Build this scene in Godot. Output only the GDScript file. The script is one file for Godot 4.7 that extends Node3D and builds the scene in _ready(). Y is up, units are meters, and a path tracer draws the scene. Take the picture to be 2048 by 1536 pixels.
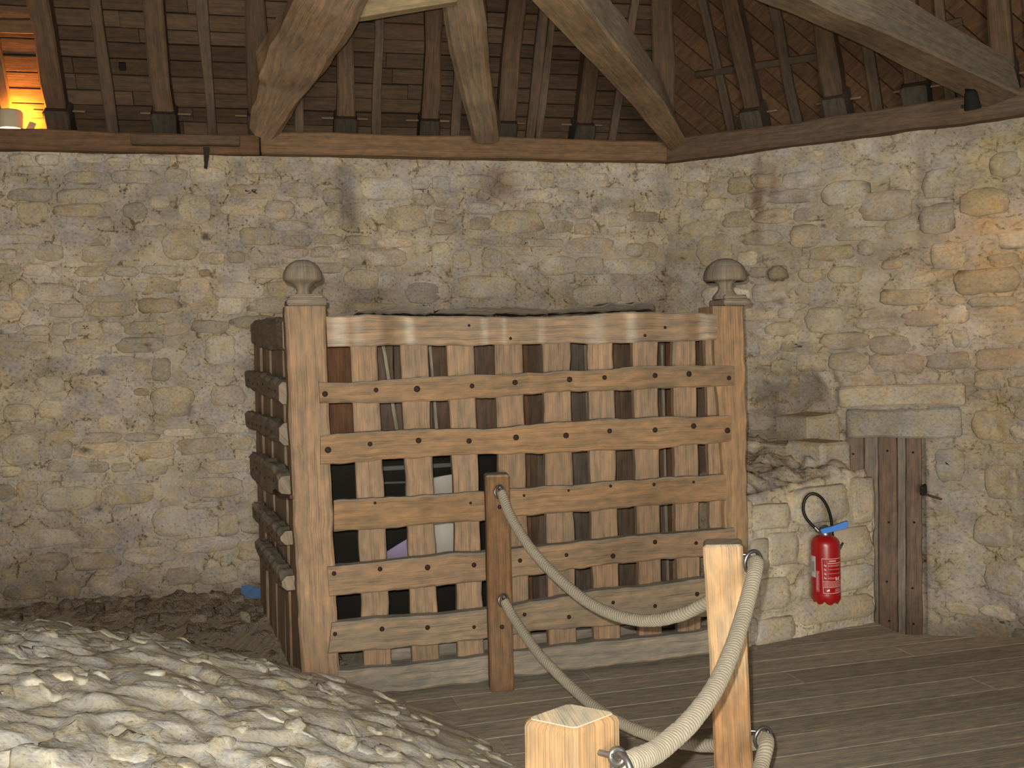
extends Node3D
# A stone-walled loft under an old timber roof: lattice cage, rope barrier, lime-coated dome top.
const F := 2000.0                      # focal length for the 2048 x 1536 frame
const EYE := Vector3(0, 1.6, 0)
const DUST := Color(0.40, 0.365, 0.295)
var cam_b := Basis(Vector3.RIGHT, deg_to_rad(-1.5)) * Basis(Vector3.BACK, deg_to_rad(-1.2))
var M := {}
var rng := RandomNumberGenerator.new()
var nz := FastNoiseLite.new()          # general noise, about one unit per wave
var nf := FastNoiseLite.new()          # ridged rubble noise
var taken := {}
var painter = null                     # when set, adds marks of their own shape to a surface (stains, dirt joints, painted shade and glow)
var G: Transform3D                     # cage front
var S: Transform3D                     # cage side
var B: Transform3D                     # back wall
var R: Transform3D                     # right wall
var P: Transform3D                     # pier front
const WALL_H := 3.04

# ------------------------------------------------------------------ naming
func numbered(called: String) -> String:
	if not taken.has(called):
		taken[called] = 0
		return called
	taken[called] += 1
	return "%s_%03d" % [called, taken[called]]

func tag(o: Node, label: String, category: String, group := "") -> void:
	o.set_meta("label", label)
	o.set_meta("category", category)
	if group != "":
		o.set_meta("group", group)

func thing(called: String, label: String, category: String, at := Transform3D.IDENTITY, group := "") -> Node3D:
	var o := Node3D.new()
	o.name = numbered(called)
	add_child(o)
	o.transform = at
	tag(o, label, category, group)
	return o

func mesh_of(st: SurfaceTool) -> ArrayMesh:
	st.generate_normals()
	return st.commit()

func put(called: String, mesh: Mesh, material: Material, parent: Node, at := Transform3D.IDENTITY) -> MeshInstance3D:
	var o := MeshInstance3D.new()
	o.name = numbered(called) if parent == self else called
	o.mesh = mesh
	o.material_override = material
	o.cast_shadow = GeometryInstance3D.SHADOW_CASTING_SETTING_ON
	parent.add_child(o, true)
	o.transform = at
	return o

func obj(called: String, st: SurfaceTool, material: Material, parent: Node, at := Transform3D.IDENTITY) -> MeshInstance3D:
	return put(called, mesh_of(st), material, parent, at)

# ------------------------------------------------------------------ where a sight line meets a real plane
func ray(px: float, py: float) -> Vector3:
	return cam_b * Vector3((px - 1024.0) / F, -(py - 768.0) / F, -1.0)

func hit(fr: Transform3D, px: float, py: float, off := 0.0) -> Vector3:
	var inv := fr.affine_inverse()
	var o := inv * EYE
	var d := inv.basis * ray(px, py)
	return o + d * ((off - o.z) / d.z)

func deep(px: float, py: float, dist: float) -> Vector3:
	var d := ray(px, py)
	return EYE + d * (dist / -d.z)

func uvs(fr: Transform3D, off: float, pts: Array) -> PackedVector2Array:
	var r := PackedVector2Array()
	for p in pts:
		var h := hit(fr, p[0], p[1], off)
		r.append(Vector2(h.x, h.y))
	return r

func frame(at: Vector3, x_dir: Vector3) -> Transform3D:
	var x := x_dir.normalized()
	return Transform3D(Basis(x, Vector3.UP, x.cross(Vector3.UP)), at)

# ------------------------------------------------------------------ mesh helpers
func begin() -> SurfaceTool:
	var st := SurfaceTool.new()
	st.begin(Mesh.PRIMITIVE_TRIANGLES)
	return st

func tri(st: SurfaceTool, p: Array, uv: Array, col: Array, out: Vector3) -> void:
	var order := [0, 1, 2]
	if (p[0] - p[2]).cross(p[0] - p[1]).dot(out) < 0.0:
		order = [0, 2, 1]
	for k in order:
		st.set_color(col[k])
		st.set_uv(uv[k])
		st.add_vertex(p[k])

func mul(c: Color, k: float) -> Color:
	return Color(c.r * k, c.g * k, c.b * k)

# rings: closed loops of equal count. One smoothing group for each side unless round.
func loft(st: SurfaceTool, rings: Array, tint: Color, dust := 0.0, is_round := false, cap_a := true, cap_b := true, vary := 0.12, up := Vector3.UP, grey := 0.0) -> void:
	var n: int = rings[0].size()
	var uo := Vector2(rng.randf(), rng.randf())
	var mids: Array = []
	for r in rings:
		var m := Vector3.ZERO
		for q in r:
			m += q
		mids.append(m / n)
	var around := [0.0]
	var mid_ring = rings[rings.size() / 2]
	for j in n:
		around.append(around[j] + mid_ring[j].distance_to(mid_ring[(j + 1) % n]))
	var along := 0.0
	var seed_at := Vector3(rng.randf(), rng.randf(), rng.randf()) * 40.0
	var shade := func(q: Vector3) -> Color:
		var k: float = 1.0 + vary * 1.6 * nz.get_noise_3dv(q * 2.2 + seed_at)
		var c := mul(tint, k)
		if grey > 0.0:
			var g: float = clampf(0.3 + 1.2 * nz.get_noise_3dv(q * 1.7 - seed_at), 0.0, 1.0) * grey * 0.8
			c = c.lerp(DUST * 0.75, g)
		if painter != null:
			c = painter.call(q, c)
		return c
	var vote := 0.0
	for i in rings.size() - 1:
		for j in n:
			var q0: Vector3 = rings[i][j]
			var q1: Vector3 = rings[i][(j + 1) % n]
			var q2: Vector3 = rings[i + 1][(j + 1) % n]
			var q3: Vector3 = rings[i + 1][j]
			vote += (q2 - q0).cross(q3 - q1).dot((q0 + q1 + q2 + q3) * 0.25 - (mids[i] + mids[i + 1]) * 0.5)
	var turn := 1.0 if vote >= 0.0 else -1.0
	for i in rings.size() - 1:
		var step: float = mids[i].distance_to(mids[i + 1])
		for j in n:
			var j2 := (j + 1) % n
			var a: Vector3 = rings[i][j]
			var b: Vector3 = rings[i][j2]
			var c: Vector3 = rings[i + 1][j2]
			var d: Vector3 = rings[i + 1][j]
			var nrm := (c - a).cross(d - b).normalized() * turn
			var topness := clampf(nrm.dot(up) * 1.6 - 0.5, 0.0, 1.0) * dust
			st.set_smooth_group(1 if is_round else j + 1)
			var ca: Color = shade.call(a).lerp(DUST, topness)
			var cb: Color = shade.call(b).lerp(DUST, topness)
			var cc: Color = shade.call(c).lerp(DUST, topness)
			var cd: Color = shade.call(d).lerp(DUST, topness)
			var ua := uo + Vector2(around[j], along)
			var ub := uo + Vector2(around[j + 1], along)
			var uc := uo + Vector2(around[j + 1], along + step)
			var ud := uo + Vector2(around[j], along + step)
			if (b - a).cross(c - a).length_squared() > 1e-16:
				tri(st, [a, b, c], [ua, ub, uc], [ca, cb, cc], nrm)
			if (c - a).cross(d - a).length_squared() > 1e-16:
				tri(st, [a, c, d], [ua, uc, ud], [ca, cc, cd], nrm)
		along += step
	for e in 2:
		if (e == 0 and not cap_a) or (e == 1 and not cap_b):
			continue
		var k: int = 0 if e == 0 else rings.size() - 1
		var out: Vector3 = mids[k] - mids[1 if e == 0 else k - 1]
		st.set_smooth_group(60 + e)
		var topness := clampf(out.normalized().dot(up) * 1.6 - 0.5, 0.0, 1.0) * dust
		var m: Vector3 = mids[k]
		for j in n:
			var a: Vector3 = rings[k][j]
			var b: Vector3 = rings[k][(j + 1) % n]
			if (a - m).cross(b - m).length_squared() < 1e-16:
				continue
			var ax := (rings[k][0] - m).normalized() as Vector3
			var ay := ax.cross(out.normalized())
			tri(st, [m, a, b], [uo, uo + Vector2((a - m).dot(ax), (a - m).dot(ay)), uo + Vector2((b - m).dot(ax), (b - m).dot(ay))], [shade.call(m).lerp(DUST, topness), shade.call(a).lerp(DUST, topness), shade.call(b).lerp(DUST, topness)], out)

# chamfered rectangle loop in a plane: centre, half axes
func octo(c: Vector3, hx: Vector3, hy: Vector3, ch: float) -> Array:
	var lx := hx.length()
	var ly := hy.length()
	var kx := maxf(0.0, 1.0 - ch / maxf(lx, 1e-6))
	var ky := maxf(0.0, 1.0 - ch / maxf(ly, 1e-6))
	return [c + hx * kx - hy, c + hx - hy * ky, c + hx + hy * ky, c + hx * kx + hy, c - hx * kx + hy, c - hx + hy * ky, c - hx - hy * ky, c - hx * kx - hy]

# a squared timber from p0 to p1; side is the direction of its width w, t its thickness
func bar(st: SurfaceTool, p0: Vector3, p1: Vector3, side: Vector3, w: float, t: float, ch: float, tint: Color, dust := 0.0, wob := 0.0, segs := 1, grey := 0.0, vary := 0.12) -> void:
	var ax := (p1 - p0).normalized()
	var sx := (side - ax * side.dot(ax)).normalized()
	var sy := ax.cross(sx).normalized()
	var rings: Array = []
	var k := Vector3(rng.randf(), rng.randf(), rng.randf()) * 50.0
	var ln := p0.distance_to(p1)
	rings.append(octo(p0, sx * (w * 0.5 - ch), sy * (t * 0.5 - ch), ch * 0.5))
	for i in segs + 1:
		var f := lerpf(ch, ln - ch, float(i) / segs)
		var q := p0 + ax * f
		var dx := sx * wob * nz.get_noise_3dv(k + Vector3(f * 1.5, 0, 0)) + sy * wob * nz.get_noise_3dv(k + Vector3(0, f * 1.5, 0))
		var ww := w * 0.5 + wob * nz.get_noise_3dv(k + Vector3(0, 0, f * 3.0))
		var tt := t * 0.5 + wob * nz.get_noise_3dv(k + Vector3(9, 0, f * 3.0))
		rings.append(octo(q + dx, sx * ww, sy * tt, ch))
	rings.append(octo(p1, sx * (w * 0.5 - ch), sy * (t * 0.5 - ch), ch * 0.5))
	loft(st, rings, tint, dust, false, true, true, vary, Vector3.UP, grey)

# a board between two edge lines A and B (u, v), its back at z0 and front at z1, edges worn
func slab(st: SurfaceTool, A: PackedVector2Array, Bp: PackedVector2Array, z0: float, z1: float, ch: float, tint: Color, dust := 0.0, wob := 0.0, segs := 22, grey := 0.0, tilt0 := 0.0, tilt1 := 0.0, vary := 0.12) -> void:
	var k := Vector3(rng.randf(), rng.randf(), rng.randf()) * 50.0
	var rings: Array = []
	for i in segs + 1:
		var f := float(i) / segs
		var a := along_line(A, f)
		var b := along_line(Bp, f)
		var w := a.distance_to(b)
		var d := (a - b).normalized()
		a += d * wob * (nz.get_noise_3dv(k + Vector3(f * 9.0, 0, 0)) + 0.5 * nz.get_noise_3dv(k + Vector3(f * 31.0, 5, 0)))
		b += d * wob * (nz.get_noise_3dv(k + Vector3(0, f * 9.0, 0)) + 0.5 * nz.get_noise_3dv(k + Vector3(5, f * 31.0, 0)))
		var zz := lerpf(tilt0, tilt1, f) + wob * 0.4 * nz.get_noise_3dv(k + Vector3(0, 0, f * 7.0))
		var c := (a + b) * 0.5
		var h := (a - b) * 0.5
		var e := ch * (1.0 + 0.7 * nz.get_noise_3dv(k + Vector3(f * 17.0, 3, 1)))
		rings.append(octo(Vector3(c.x, c.y, (z0 + z1) * 0.5 + zz), Vector3(h.x, h.y, 0), Vector3(0, 0, (z1 - z0) * 0.5), e))
	loft(st, rings, tint, dust, false, true, true, vary, Vector3.UP, grey)

func along_line(A: PackedVector2Array, f: float) -> Vector2:
	if A.size() == 2:
		return A[0].lerp(A[1], f)
	var total := 0.0
	for i in A.size() - 1:
		total += A[i].distance_to(A[i + 1])
	var want := f * total
	for i in A.size() - 1:
		var d := A[i].distance_to(A[i + 1])
		if want <= d or i == A.size() - 2:
			return A[i].lerp(A[i + 1], clampf(want / maxf(d, 1e-6), 0, 1))
		want -= d
	return A[A.size() - 1]

# profile of (radius, height), turned about Y
func lathe(st: SurfaceTool, prof: Array, segs: int, tint: Color, dust := 0.0, vary := 0.1, squash := 1.0, faceted := false) -> void:
	var rings: Array = []
	for p in prof:
		var r: Array = []
		for j in segs:
			var a := TAU * j / segs
			r.append(Vector3(cos(a) * maxf(p[0], 0.0004), p[1], sin(a) * maxf(p[0], 0.0004) * squash))
		rings.append(r)
	loft(st, rings, tint, dust, not faceted, true, true, vary)

# round sweep along points; strands > 0 lays rope strands round it
func sweep(st: SurfaceTool, pts: PackedVector3Array, rad: float, segs: int, tint: Color, strands := 0, lead := 0.06, vary := 0.08) -> void:
	var rings: Array = []
	var side := Vector3.UP
	var run := 0.0
	for i in pts.size():
		var t := (pts[mini(i + 1, pts.size() - 1)] - pts[maxi(i - 1, 0)]).normalized()
		if i > 0:
			run += pts[i].distance_to(pts[i - 1])
		if absf(side.dot(t)) > 0.95:
			side = Vector3.RIGHT
		side = (side - t * side.dot(t)).normalized()
		var other := t.cross(side)
		var ring: Array = []
		for j in segs:
			var a := TAU * j / segs
			var r := rad
			if strands > 0:
				r = rad * (0.90 + 0.13 * pow(absf(cos(0.5 * strands * a - PI * run * strands / lead)), 0.7)) * (1.0 + 0.06 * nz.get_noise_1d(run * 30.0 + a))
			ring.append(pts[i] + (side * cos(a) + other * sin(a)) * r)
		rings.append(ring)
	loft(st, rings, tint, 0.0, true, true, true, vary)

func curve(ctrl: Array, step: float) -> PackedVector3Array:
	var c := Curve3D.new()
	c.bake_interval = step
	for i in ctrl.size():
		var t: Vector3 = (ctrl[mini(i + 1, ctrl.size() - 1)] - ctrl[maxi(i - 1, 0)]) / 6.0
		if i == 0 or i == ctrl.size() - 1:
			t *= 0.6
		c.add_point(ctrl[i], -t, t)
	return c.get_baked_points()

func ring_torus(st: SurfaceTool, at: Vector3, axis: Vector3, rad: float, thick: float, tint: Color, stretch := 1.0) -> void:
	var ax := axis.normalized()
	var u := ax.cross(Vector3(0.13, 0.98, 0.1)).normalized()
	var v := ax.cross(u)
	var rings: Array = []
	for i in 33:
		var a := TAU * i / 32.0
		var o := u * cos(a) + v * sin(a) * stretch
		var r: Array = []
		for j in 10:
			var b := TAU * j / 10.0
			r.append(at + o * rad + (o.normalized() * cos(b) + ax * sin(b)) * thick)
		rings.append(r)
	loft(st, rings, tint, 0.0, true, false, false)

# flat shape cut from a sheet, with thickness
func prism(st: SurfaceTool, poly: PackedVector2Array, z0: float, z1: float, tint: Color, vary := 0.1) -> void:
	var a: Array = []
	var b: Array = []
	for q in poly:
		a.append(Vector3(q.x, q.y, z0))
		b.append(Vector3(q.x, q.y, z1))
	loft(st, [a, b], tint, 0.0, false, true, true, vary)

# ------------------------------------------------------------------ textures and materials
func noise_img(w: int, h: int, freq: float, sd: int, kind := FastNoiseLite.TYPE_SIMPLEX_SMOOTH, oct := 4) -> Image:
	var n := FastNoiseLite.new()
	n.noise_type = kind
	n.seed = sd
	n.frequency = freq
	n.fractal_octaves = oct
	if oct == 1:
		n.fractal_type = FastNoiseLite.FRACTAL_NONE
	if kind == FastNoiseLite.TYPE_CELLULAR:
		n.cellular_return_type = FastNoiseLite.RETURN_DISTANCE2_SUB
		n.domain_warp_enabled = true
		n.domain_warp_amplitude = 34.0
		n.domain_warp_frequency = 0.02
	var im := n.get_seamless_image(w, h)
	im.convert(Image.FORMAT_L8)
	return im

func wood_maps() -> Array:
	var w := 512
	var h := 1024
	var fine := noise_img(512, 32, 0.09, 3)
	fine.resize(w, h, Image.INTERPOLATE_CUBIC)
	var broad := noise_img(128, 16, 0.05, 8)
	broad.resize(w, h, Image.INTERPOLATE_CUBIC)
	var blot := noise_img(w, h, 0.012, 15)
	var d1 := fine.get_data()
	var d2 := broad.get_data()
	var d3 := blot.get_data()
	var rgb := PackedByteArray()
	rgb.resize(w * h * 3)
	var bump := PackedByteArray()
	bump.resize(w * h)
	for i in w * h:
		var f := d1[i] / 255.0
		var b := d2[i] / 255.0
		var c := d3[i] / 255.0
		var split := clampf((0.30 - f) * 5.0, 0.0, 1.0)
		var v := 0.87 + 0.10 * (f - 0.5) + 0.11 * (b - 0.5) + 0.15 * (c - 0.5)
		v *= 1.0 - 0.20 * split
		var warm := (b - 0.5) * 0.06 + (c - 0.5) * 0.07
		rgb[i * 3] = int(clampf(v * (1.0 + warm), 0, 1) * 255)
		rgb[i * 3 + 1] = int(clampf(v, 0, 1) * 255)
		rgb[i * 3 + 2] = int(clampf(v * (1.0 - warm), 0, 1) * 255)
		bump[i] = int(clampf(0.3 + 0.6 * f + 0.2 * (b - 0.5) - 0.3 * split, 0, 1) * 255)
	return [ImageTexture.create_from_image(Image.create_from_data(w, h, false, Image.FORMAT_RGB8, rgb)), ImageTexture.create_from_image(Image.create_from_data(w, h, false, Image.FORMAT_L8, bump))]

func stone_maps(sd: int, cracked: float) -> Array:
	var w := 1024
	var big := noise_img(w, w, 0.006, sd).get_data()
	var grain := noise_img(w, w, 0.05, sd + 1, FastNoiseLite.TYPE_SIMPLEX_SMOOTH, 5).get_data()
	var hue := noise_img(w, w, 0.009, sd + 2).get_data()
	var cell := noise_img(w, w, 0.014, sd + 3, FastNoiseLite.TYPE_CELLULAR, 1).get_data()
	var rgb := PackedByteArray()
	rgb.resize(w * w * 3)
	var bump := PackedByteArray()
	bump.resize(w * w)
	for i in w * w:
		var a := big[i] / 255.0
		var g := grain[i] / 255.0
		var hh := hue[i] / 255.0
		var e := cell[i] / 255.0
		var crack := clampf((0.11 - e) * 14.0, 0.0, 1.0) * clampf((hh + g - 1.05) * 5.0, 0.0, 1.0) * cracked
		var pit := clampf((0.27 - g) * 8.0, 0.0, 1.0)
		var v := 0.92 + 0.18 * (a - 0.5) + 0.22 * (g - 0.5)
		v *= (1.0 - 0.5 * crack) * (1.0 - 0.22 * pit)
		var warm := (hh - 0.5) * 0.22 + (g - 0.5) * 0.06
		rgb[i * 3] = int(clampf(v * (1.0 + warm * 0.6), 0, 1) * 255)
		rgb[i * 3 + 1] = int(clampf(v * (1.0 + warm * 0.15), 0, 1) * 255)
		rgb[i * 3 + 2] = int(clampf(v * (1.0 - warm), 0, 1) * 255)
		bump[i] = int(clampf(0.25 + 0.45 * g + 0.35 * (a - 0.3) - 0.35 * crack - 0.2 * pit, 0, 1) * 255)
	return [ImageTexture.create_from_image(Image.create_from_data(w, w, false, Image.FORMAT_RGB8, rgb)), ImageTexture.create_from_image(Image.create_from_data(w, w, false, Image.FORMAT_L8, bump))]

func material(maps: Array, rough: float, relief: float, scale: Vector3, triplanar: bool) -> StandardMaterial3D:
	var m := StandardMaterial3D.new()
	m.vertex_color_use_as_albedo = true
	m.roughness = rough
	m.metallic_specular = 0.25
	if maps.size() > 0:
		m.albedo_texture = maps[0]
		m.uv1_scale = scale
		if triplanar:
			m.uv1_triplanar = true
			m.uv1_world_triplanar = true
		if relief > 0.0:
			m.heightmap_enabled = true
			m.heightmap_texture = maps[1]
			m.heightmap_scale = relief
	return m

func plain(c: Color, rough: float, metal := 0.0) -> StandardMaterial3D:
	var m := StandardMaterial3D.new()
	m.albedo_color = c
	m.roughness = rough
	m.metallic = metal
	return m

func make_materials() -> void:
	var wood := wood_maps()
	M.wood = material(wood, 0.8, 0.18, Vector3(4.2, 0.7, 1), false)
	M.raw_wood = material(wood, 0.85, 0.12, Vector3(5.0, 0.9, 1), false)
	var rubble := stone_maps(31, 1.0)
	M.mortar = material(rubble, 0.95, 0.9, Vector3.ONE * 0.62, true)
	var clean := stone_maps(77, 0.25)
	M.stone = material(clean, 0.95, 0.6, Vector3.ONE * 0.8, true)
	M.soil = material(rubble, 1.0, 2.0, Vector3.ONE * 1.7, true)
	M.lime = material(clean, 0.95, 0.4, Vector3.ONE * 1.1, true)
	M.rope = material([], 0.95, 0.0, Vector3.ONE, false)
	M.iron = plain(Color(0.23, 0.19, 0.17), 0.55, 0.6)
	M.steel = plain(Color(0.50, 0.50, 0.49), 0.38, 0.9)
	M.rust = plain(Color(0.20, 0.14, 0.11), 0.8, 0.3)

# ------------------------------------------------------------------ masonry
# a wall face of uneven mortar with thickness behind it; off and tint are functions of (s, h)
func wall_face(called: String, fr: Transform3D, s0: float, s1: float, h0: float, h1: float, step: float, off: Callable, tint: Callable, mat: Material) -> MeshInstance3D:
	var st := begin()
	var nx := int(ceil((s1 - s0) / step))
	var ny := int(ceil((h1 - h0) / step))
	st.set_smooth_group(1)
	for j in ny + 1:
		for i in nx + 1:
			var s := lerpf(s0, s1, float(i) / nx)
			var h := lerpf(h0, h1, float(j) / ny)
			st.set_color(tint.call(s, h))
			st.set_uv(Vector2(s, h))
			st.add_vertex(Vector3(s, h, off.call(s, h)))
	for j in ny:
		for i in nx:
			var a := j * (nx + 1) + i
			for k in [a, a + nx + 1, a + 1, a + 1, a + nx + 1, a + nx + 2]:
				st.add_index(k)
	st.generate_normals()
	var mesh := st.commit()
	var back := begin()
	bar(back, Vector3(s0, (h0 + h1) * 0.5, -0.45), Vector3(s1, (h0 + h1) * 0.5, -0.45), Vector3.UP, h1 - h0, 0.35, 0.01, tint.call((s0 + s1) * 0.5, 1.5))
	back.generate_normals()
	back.commit(mesh)
	var o := put(called, mesh, mat, self, fr)
	o.set_meta("kind", "structure")
	return o

# one stone bedded in a face: rounded, uneven outline, slightly proud
func stone_shape(w: float, h: float, proud: float, tint: Color, square: float, rough := 1.0, follow = null, mark = null) -> ArrayMesh:
	var st := begin()
	var n := 18
	var k := Vector3(rng.randf(), rng.randf(), rng.randf()) * 60.0
	var rings: Array = []
	var tx := rng.randf_range(-0.006, 0.006) * rough
	var ty := rng.randf_range(-0.006, 0.006) * rough
	for spec in [[0.97, -0.05], [1.0, proud * 0.2], [0.93, proud * 0.8], [0.62, proud * 1.05], [0.28, proud * 1.1]]:
		var r: Array = []
		for j in n:
			var a := TAU * (j + 0.5) / n
			var cx := cos(a)
			var cy := sin(a)
			var p := pow(pow(absf(cx), square) + pow(absf(cy), square), -1.0 / square)
			p *= 1.0 + rough * (0.17 * nz.get_noise_3dv(k + Vector3(cx, cy, 0) * 1.6) + 0.07 * nz.get_noise_3dv(k + Vector3(cx, cy, 3) * 5.0))
			var q: Vector3 = Vector3(cx * p * w * 0.5, cy * p * h * 0.5, 0) * spec[0]
			q.z = spec[1]
			if spec[1] > 0.0:
				q.z += tx * cx * spec[0] + ty * cy * spec[0] + rough * 0.008 * nz.get_noise_3dv(k + Vector3(q.x, q.y, 4) * 9.0)
			if follow != null:
				q.z += follow.call(q.x, q.y)
			r.append(q)
		rings.append(r)
	var soil := Color(0.13, 0.105, 0.075)
	var amount := rng.randf_range(0.15, 0.9) * (0.5 if rough < 0.9 else (0.25 if rough > 1.5 else 1.0))
	painter = func(q: Vector3, c: Color) -> Color:
		var e := pow(pow(absf(q.x) * 2.0 / w, square) + pow(absf(q.y) * 2.0 / h, square), 1.0 / square)
		var g := clampf(0.35 + 1.6 * nz.get_noise_3dv(k + Vector3(q.x, q.y, 1.0) * 7.0), 0.0, 1.0)
		if mark != null:
			c = mark.call(q.x, q.y, c)
		return c.lerp(soil, clampf((e - 0.90) * 9.0, 0.0, 1.0) * g * amount)
	loft(st, rings, tint, 0.0, true, false, true, 0.16)
	painter = null
	return mesh_of(st)

func lay(parent: Node3D, s: float, h: float, z: float, w: float, ht: float, proud: float, tint: Color, square := 3.2, rough := 1.0, mat: Material = null, called := "stone", off = null, list = null) -> void:
	var at := Transform3D(Basis(Vector3.BACK, rng.randf_range(-0.04, 0.04)), Vector3(s, h, z))
	var follow = null
	if off != null:
		follow = func(x: float, y: float) -> float: return off.call(s + x, h + y) - z
	var mark = null
	if list != null:
		mark = func(x: float, y: float, c: Color) -> Color: return stain_shade_glow(c, s + x, h + y, list)
	put(called, stone_shape(w, ht, proud, tint, square, rough, follow, mark), M.stone if mat == null else mat, parent, at)

# fills a wall with uneven courses round the stones that are already listed in "busy"
func courses(parent: Node3D, s0: float, s1: float, h0: float, h1: float, off: Callable, tint: Callable, busy: Array, skip: Callable, list: Array) -> int:
	var count := 0
	var h := h0
	while h < h1:
		var rh := rng.randf_range(0.075, 0.17)
		var s := s0 + rng.randf_range(-0.2, 0.0)
		while s < s1:
			var w := rng.randf_range(0.12, 0.40) * (0.75 + rh * 1.6)
			var ht := rh * rng.randf_range(0.72, 0.98)
			var cx := s + w * 0.5
			var cy := h + rh * 0.5 + 0.05 * nz.get_noise_2d(cx * 0.9, h * 2.0)
			var ok: bool = cx - w * 0.5 > s0 and cx + w * 0.5 < s1 and cy + ht * 0.5 < h1 and not skip.call(cx, cy)
			for q in busy:
				if absf(q[0] - cx) < (q[2] + w) * 0.47 and absf(q[1] - cy) < (q[3] + ht) * 0.45:
					ok = false
			if ok:
				var t: Color = tint.call(cx, cy)
				var pick := rng.randf()
				var c := t
				if pick < 0.16:
					c = Color(t.r * 1.03, t.g * 0.99, t.b * 0.88)
				elif pick < 0.32:
					c = mul(t, 1.10)
				elif pick < 0.55:
					c = Color(t.r * 0.90, t.g * 0.915, t.b * 0.91)
				elif pick < 0.7:
					c = Color(t.r * 1.03, t.g * 0.97, t.b * 0.92)
				lay(parent, cx, cy, off.call(cx, cy), w - 0.008, ht, rng.randf_range(0.003, 0.016), c, rng.randf_range(2.8, 5.5), 1.3, null, "stone", off, list)
				count += 1
			s += w + rng.randf_range(0.0, 0.02)
		h += rh + 0.008
	return count

const MORTAR := Color(0.545, 0.465, 0.345)

func blot(s: float, h: float, cs: float, ch: float, rs: float, rh: float) -> float:
	var d := Vector2((s - cs) / rs, (h - ch) / rh).length() + 0.5 * nz.get_noise_2d(s * 6.0, h * 6.0)
	return clampf(1.5 - d * 1.2, 0.0, 1.0)

# dirt, limewash, painted hole shade and ochre lamp glow on the two walls, lists of [s, h, radius s, radius h, strength, kind]
var stain_shade_b: Array = []
var stain_shade_glow_r: Array = []
func stain_shade_glow(c: Color, s: float, h: float, list: Array) -> Color:
	for q in list:
		var k: float = blot(s, h, q[0], q[1], q[2], q[3]) * q[4]
		if k > 0.0:
			match q[5]:
				"dirt": c = c.lerp(Color(0.26, 0.22, 0.165), k)
				"rust": c = c.lerp(Color(0.22, 0.125, 0.07), k)
				"lime": c = c.lerp(Color(0.66, 0.60, 0.49), k)
				"hole_shade": c = c.lerp(Color(0.06, 0.05, 0.045), k)  # darkness of small holes, painted on the flat face
				"ochre": c = c.lerp(Color(0.60, 0.46, 0.24), k * 0.8)  # yellow glow of the right spotlight, put into the wall colour
				"grey": c = c.lerp(Color(0.40, 0.37, 0.30), k)
	return c

func tint_b(s: float, h: float) -> Color:
	return stain_shade_glow(base_b(s, h), s, h, stain_shade_b)

func base_b(s: float, h: float) -> Color:
	var k := 1.0 + 0.28 * nz.get_noise_2d(s * 1.3, h * 2.2) + 0.2 * nz.get_noise_2d(s * 5.0 + 9.0, h * 9.0)
	var y := 0.5 + 0.5 * nz.get_noise_2d(s * 1.1 + 40.0, h * 1.6)
	var c := Color(MORTAR.r * k, MORTAR.g * k * (0.985 + 0.02 * y), MORTAR.b * k * (0.90 + 0.22 * y))
	return c

func tint_r(s: float, h: float) -> Color:
	return stain_shade_glow(base_r(s, h), s, h, stain_shade_glow_r)

func base_r(s: float, h: float) -> Color:
	var k := 1.0 + 0.24 * nz.get_noise_2d(s * 1.3 + 70.0, h * 2.2) + 0.18 * nz.get_noise_2d(s * 5.0 + 9.0, h * 9.0 + 30.0)
	var y := 0.5 + 0.5 * nz.get_noise_2d(s * 1.1 + 90.0, h * 1.6)
	var c := Color(MORTAR.r * k, MORTAR.g * k, MORTAR.b * k * (0.90 + 0.2 * y))
	return c

func rubble(s: float, h: float) -> float:
	return 0.026 * nz.get_noise_2d(s * 2.4, h * 4.0) + 0.012 * nz.get_noise_2d(s * 8.0 + 5.0, h * 14.0) + 0.006 * nz.get_noise_2d(s * 26.0, h * 40.0 + 7.0)

func off_b(s: float, h: float) -> float:
	return rubble(s, h)

var door_lo := Vector2.ZERO
var door_hi := Vector2.ZERO
var jamb_s := 0.0
func off_r(s: float, h: float) -> float:
	var o := rubble(s + 30.0, h)
	# the eroded hollow above the pier
	o -= 0.10 * blot(s, h, hollow.x, hollow.y, 0.42, 0.13)
	# the door stands in a shallow recess
	if s > door_lo.x and s < door_hi.x and h < door_hi.y:
		o = -0.16
	# to the right of the door the wall comes forward
	var k := smoothstep(jamb_s, jamb_s + 0.75, s) * (1.0 - smoothstep(1.25, 1.9, h))
	return o + 0.30 * k
var hollow := Vector2.ZERO

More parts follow.
